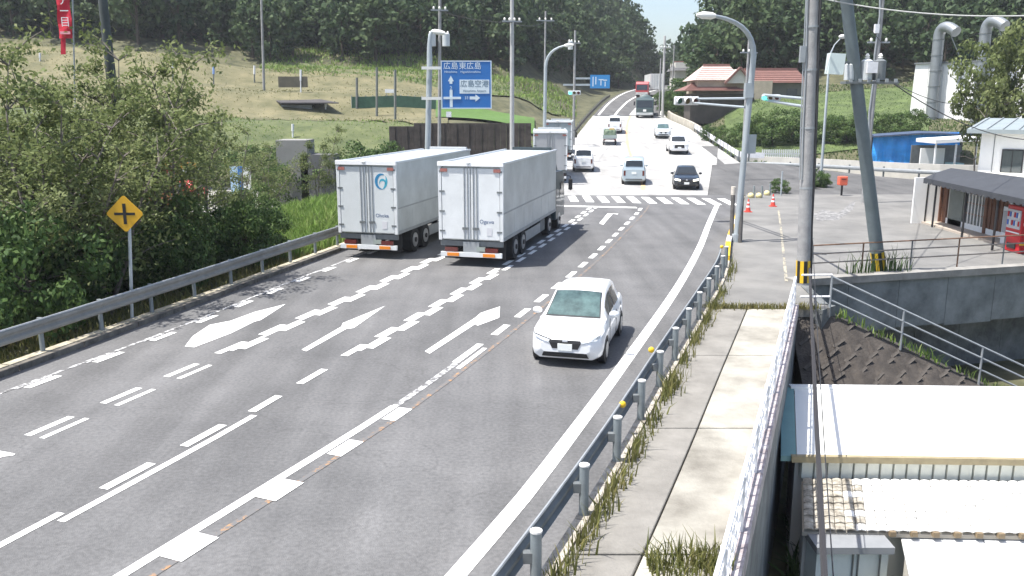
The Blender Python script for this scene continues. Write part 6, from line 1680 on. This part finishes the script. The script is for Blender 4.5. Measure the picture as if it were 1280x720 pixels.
# green net fence
p = hit(440, 138); q = hit(545, 140); nf = thing('fence', 'green net fence along the terrace behind the three posts', 'fence', p)
n = 12
for k in range(n + 1):
    s_ = k / n; c = p.lerp(q, s_); c.z = float(land(c.x, c.y)); MB().tube([c, c + Vector((0, 0, 1.7))], .05, 6).build('post', M_galv, nf, True)
rows = []
for k in range(25):
    c = p.lerp(q, k / 24); z = float(land(c.x, c.y)); rows.append([(c.x, c.y - .05, z + h_) for h_ in (.1, .8, 1.55)])
MB().sheet(rows, (0, .015, 0)).build('net', mat('m_net', (.06, .13, .085), .9, var=.2, scale=2), nf)
p = hit(487, 122); bx = thing('marker_board', 'small white notice board on the terrace behind the posts', 'sign', p)
MB().box(p + Vector((0, 0, .8)), (1.1, .06, .45)).build('board', M_wallw, bx)
for s_ in (-.4, .4): MB().bar(p + Vector((s_, .05, -.2)), p + Vector((s_, .05, .9)), .06, .06).build('leg', M_galv, bx)
# dark brown embankment wall behind the trucks
Y = 78.0
dw = thing('retaining_wall', 'dark brown retaining wall below the rice paddy behind the trucks', 'wall', (at(580, 180, Y).x, Y, 0))
us = lin(486, 664, 24)
for k, (ua, ub) in enumerate(zip(us[:-1], us[1:])):
    a_, b_ = at(ua, 155, Y), at(ub, 155, Y); z0 = min(float(land(a_.x, Y)), float(land(b_.x, Y))) - .3
    zt = zat(158 if ua < 510 else 154, Y)
    MB().box(((a_.x + b_.x) / 2, Y + .2 + .05 * (k % 2), (zt + z0) / 2), (b_.x - a_.x - .015, .4, zt - z0)).build('wall_panel', mat('m_brown_wall', (.045, .035, .032), .9, var=.35, scale=1.2, c2=(.070, .058, .050), bump=.4), dw)
# pale yard of the hidden parking lot
drape('parking_lot', mat('m_gravel_pale', (.30, .29, .27), .9, var=.15, scale=.8), lin(60, 420, 20), lin(55, 72, 8), .06, 'pale gravel parking lot behind the left trees', 'parking lot')

# ---------------------------------------------------------------- labels by place, left to right in view
ORD = ['leftmost', 'second from the left', 'third from the left', 'fourth from the left', 'fifth from the left', 'sixth from the left', 'seventh from the left', 'eighth from the left',
       'ninth from the left', 'tenth from the left', 'eleventh from the left', 'twelfth from the left', 'thirteenth from the left', 'fourteenth from the left', 'fifteenth from the left', 'sixteenth from the left', 'seventeenth from the left', 'eighteenth from the left', 'rightmost']
for grp, what in (('slender trees behind the left guardrail', 'of the slender pale leaved trees behind the left guardrail'), ('shrubs on the right grass bank', 'of the dark shrubs on the right grass bank'),
                  ('shrubs around the left parking lot', 'of the shrubs around the left parking lot'), ('bushes at the far apron edge', 'of the small bushes at the far apron edge')):
    L_ = sorted([o for o in bpy.data.objects if o.get('group') == grp], key=lambda o: o.location.x / o.location.y)
    for k, o in enumerate(L_):
        o['label'] = (ORD[k] if k < len(L_) - 1 else 'rightmost') + ' ' + what

# ---------------------------------------------------------------- summer haze
allz = [float(np.max(GZ))]
zt_h = float(np.max(GZ)) + 22.0
hz = MB().box((0, 1300, (zt_h - 70) / 2), (5200, 3700, zt_h + 70)).build('haze', None)
hm_ = bpy.data.materials.new('m_haze'); hm_.use_nodes = True
hm_.node_tree.nodes.clear()
ho = hm_.node_tree.nodes.new('ShaderNodeOutputMaterial'); hv = hm_.node_tree.nodes.new('ShaderNodeVolumePrincipled')
hv.inputs['Color'].default_value = (.90, .94, 1.0, 1); hv.inputs['Density'].default_value = 0.0003
hm_.node_tree.links.new(hv.outputs[0], ho.inputs['Volume'])
hz.data.materials.append(hm_)
tag(hz, 'thin pale summer haze filling the valley', 'haze', kind='stuff')
print('haze', float(np.min(GZ)), zt_h)
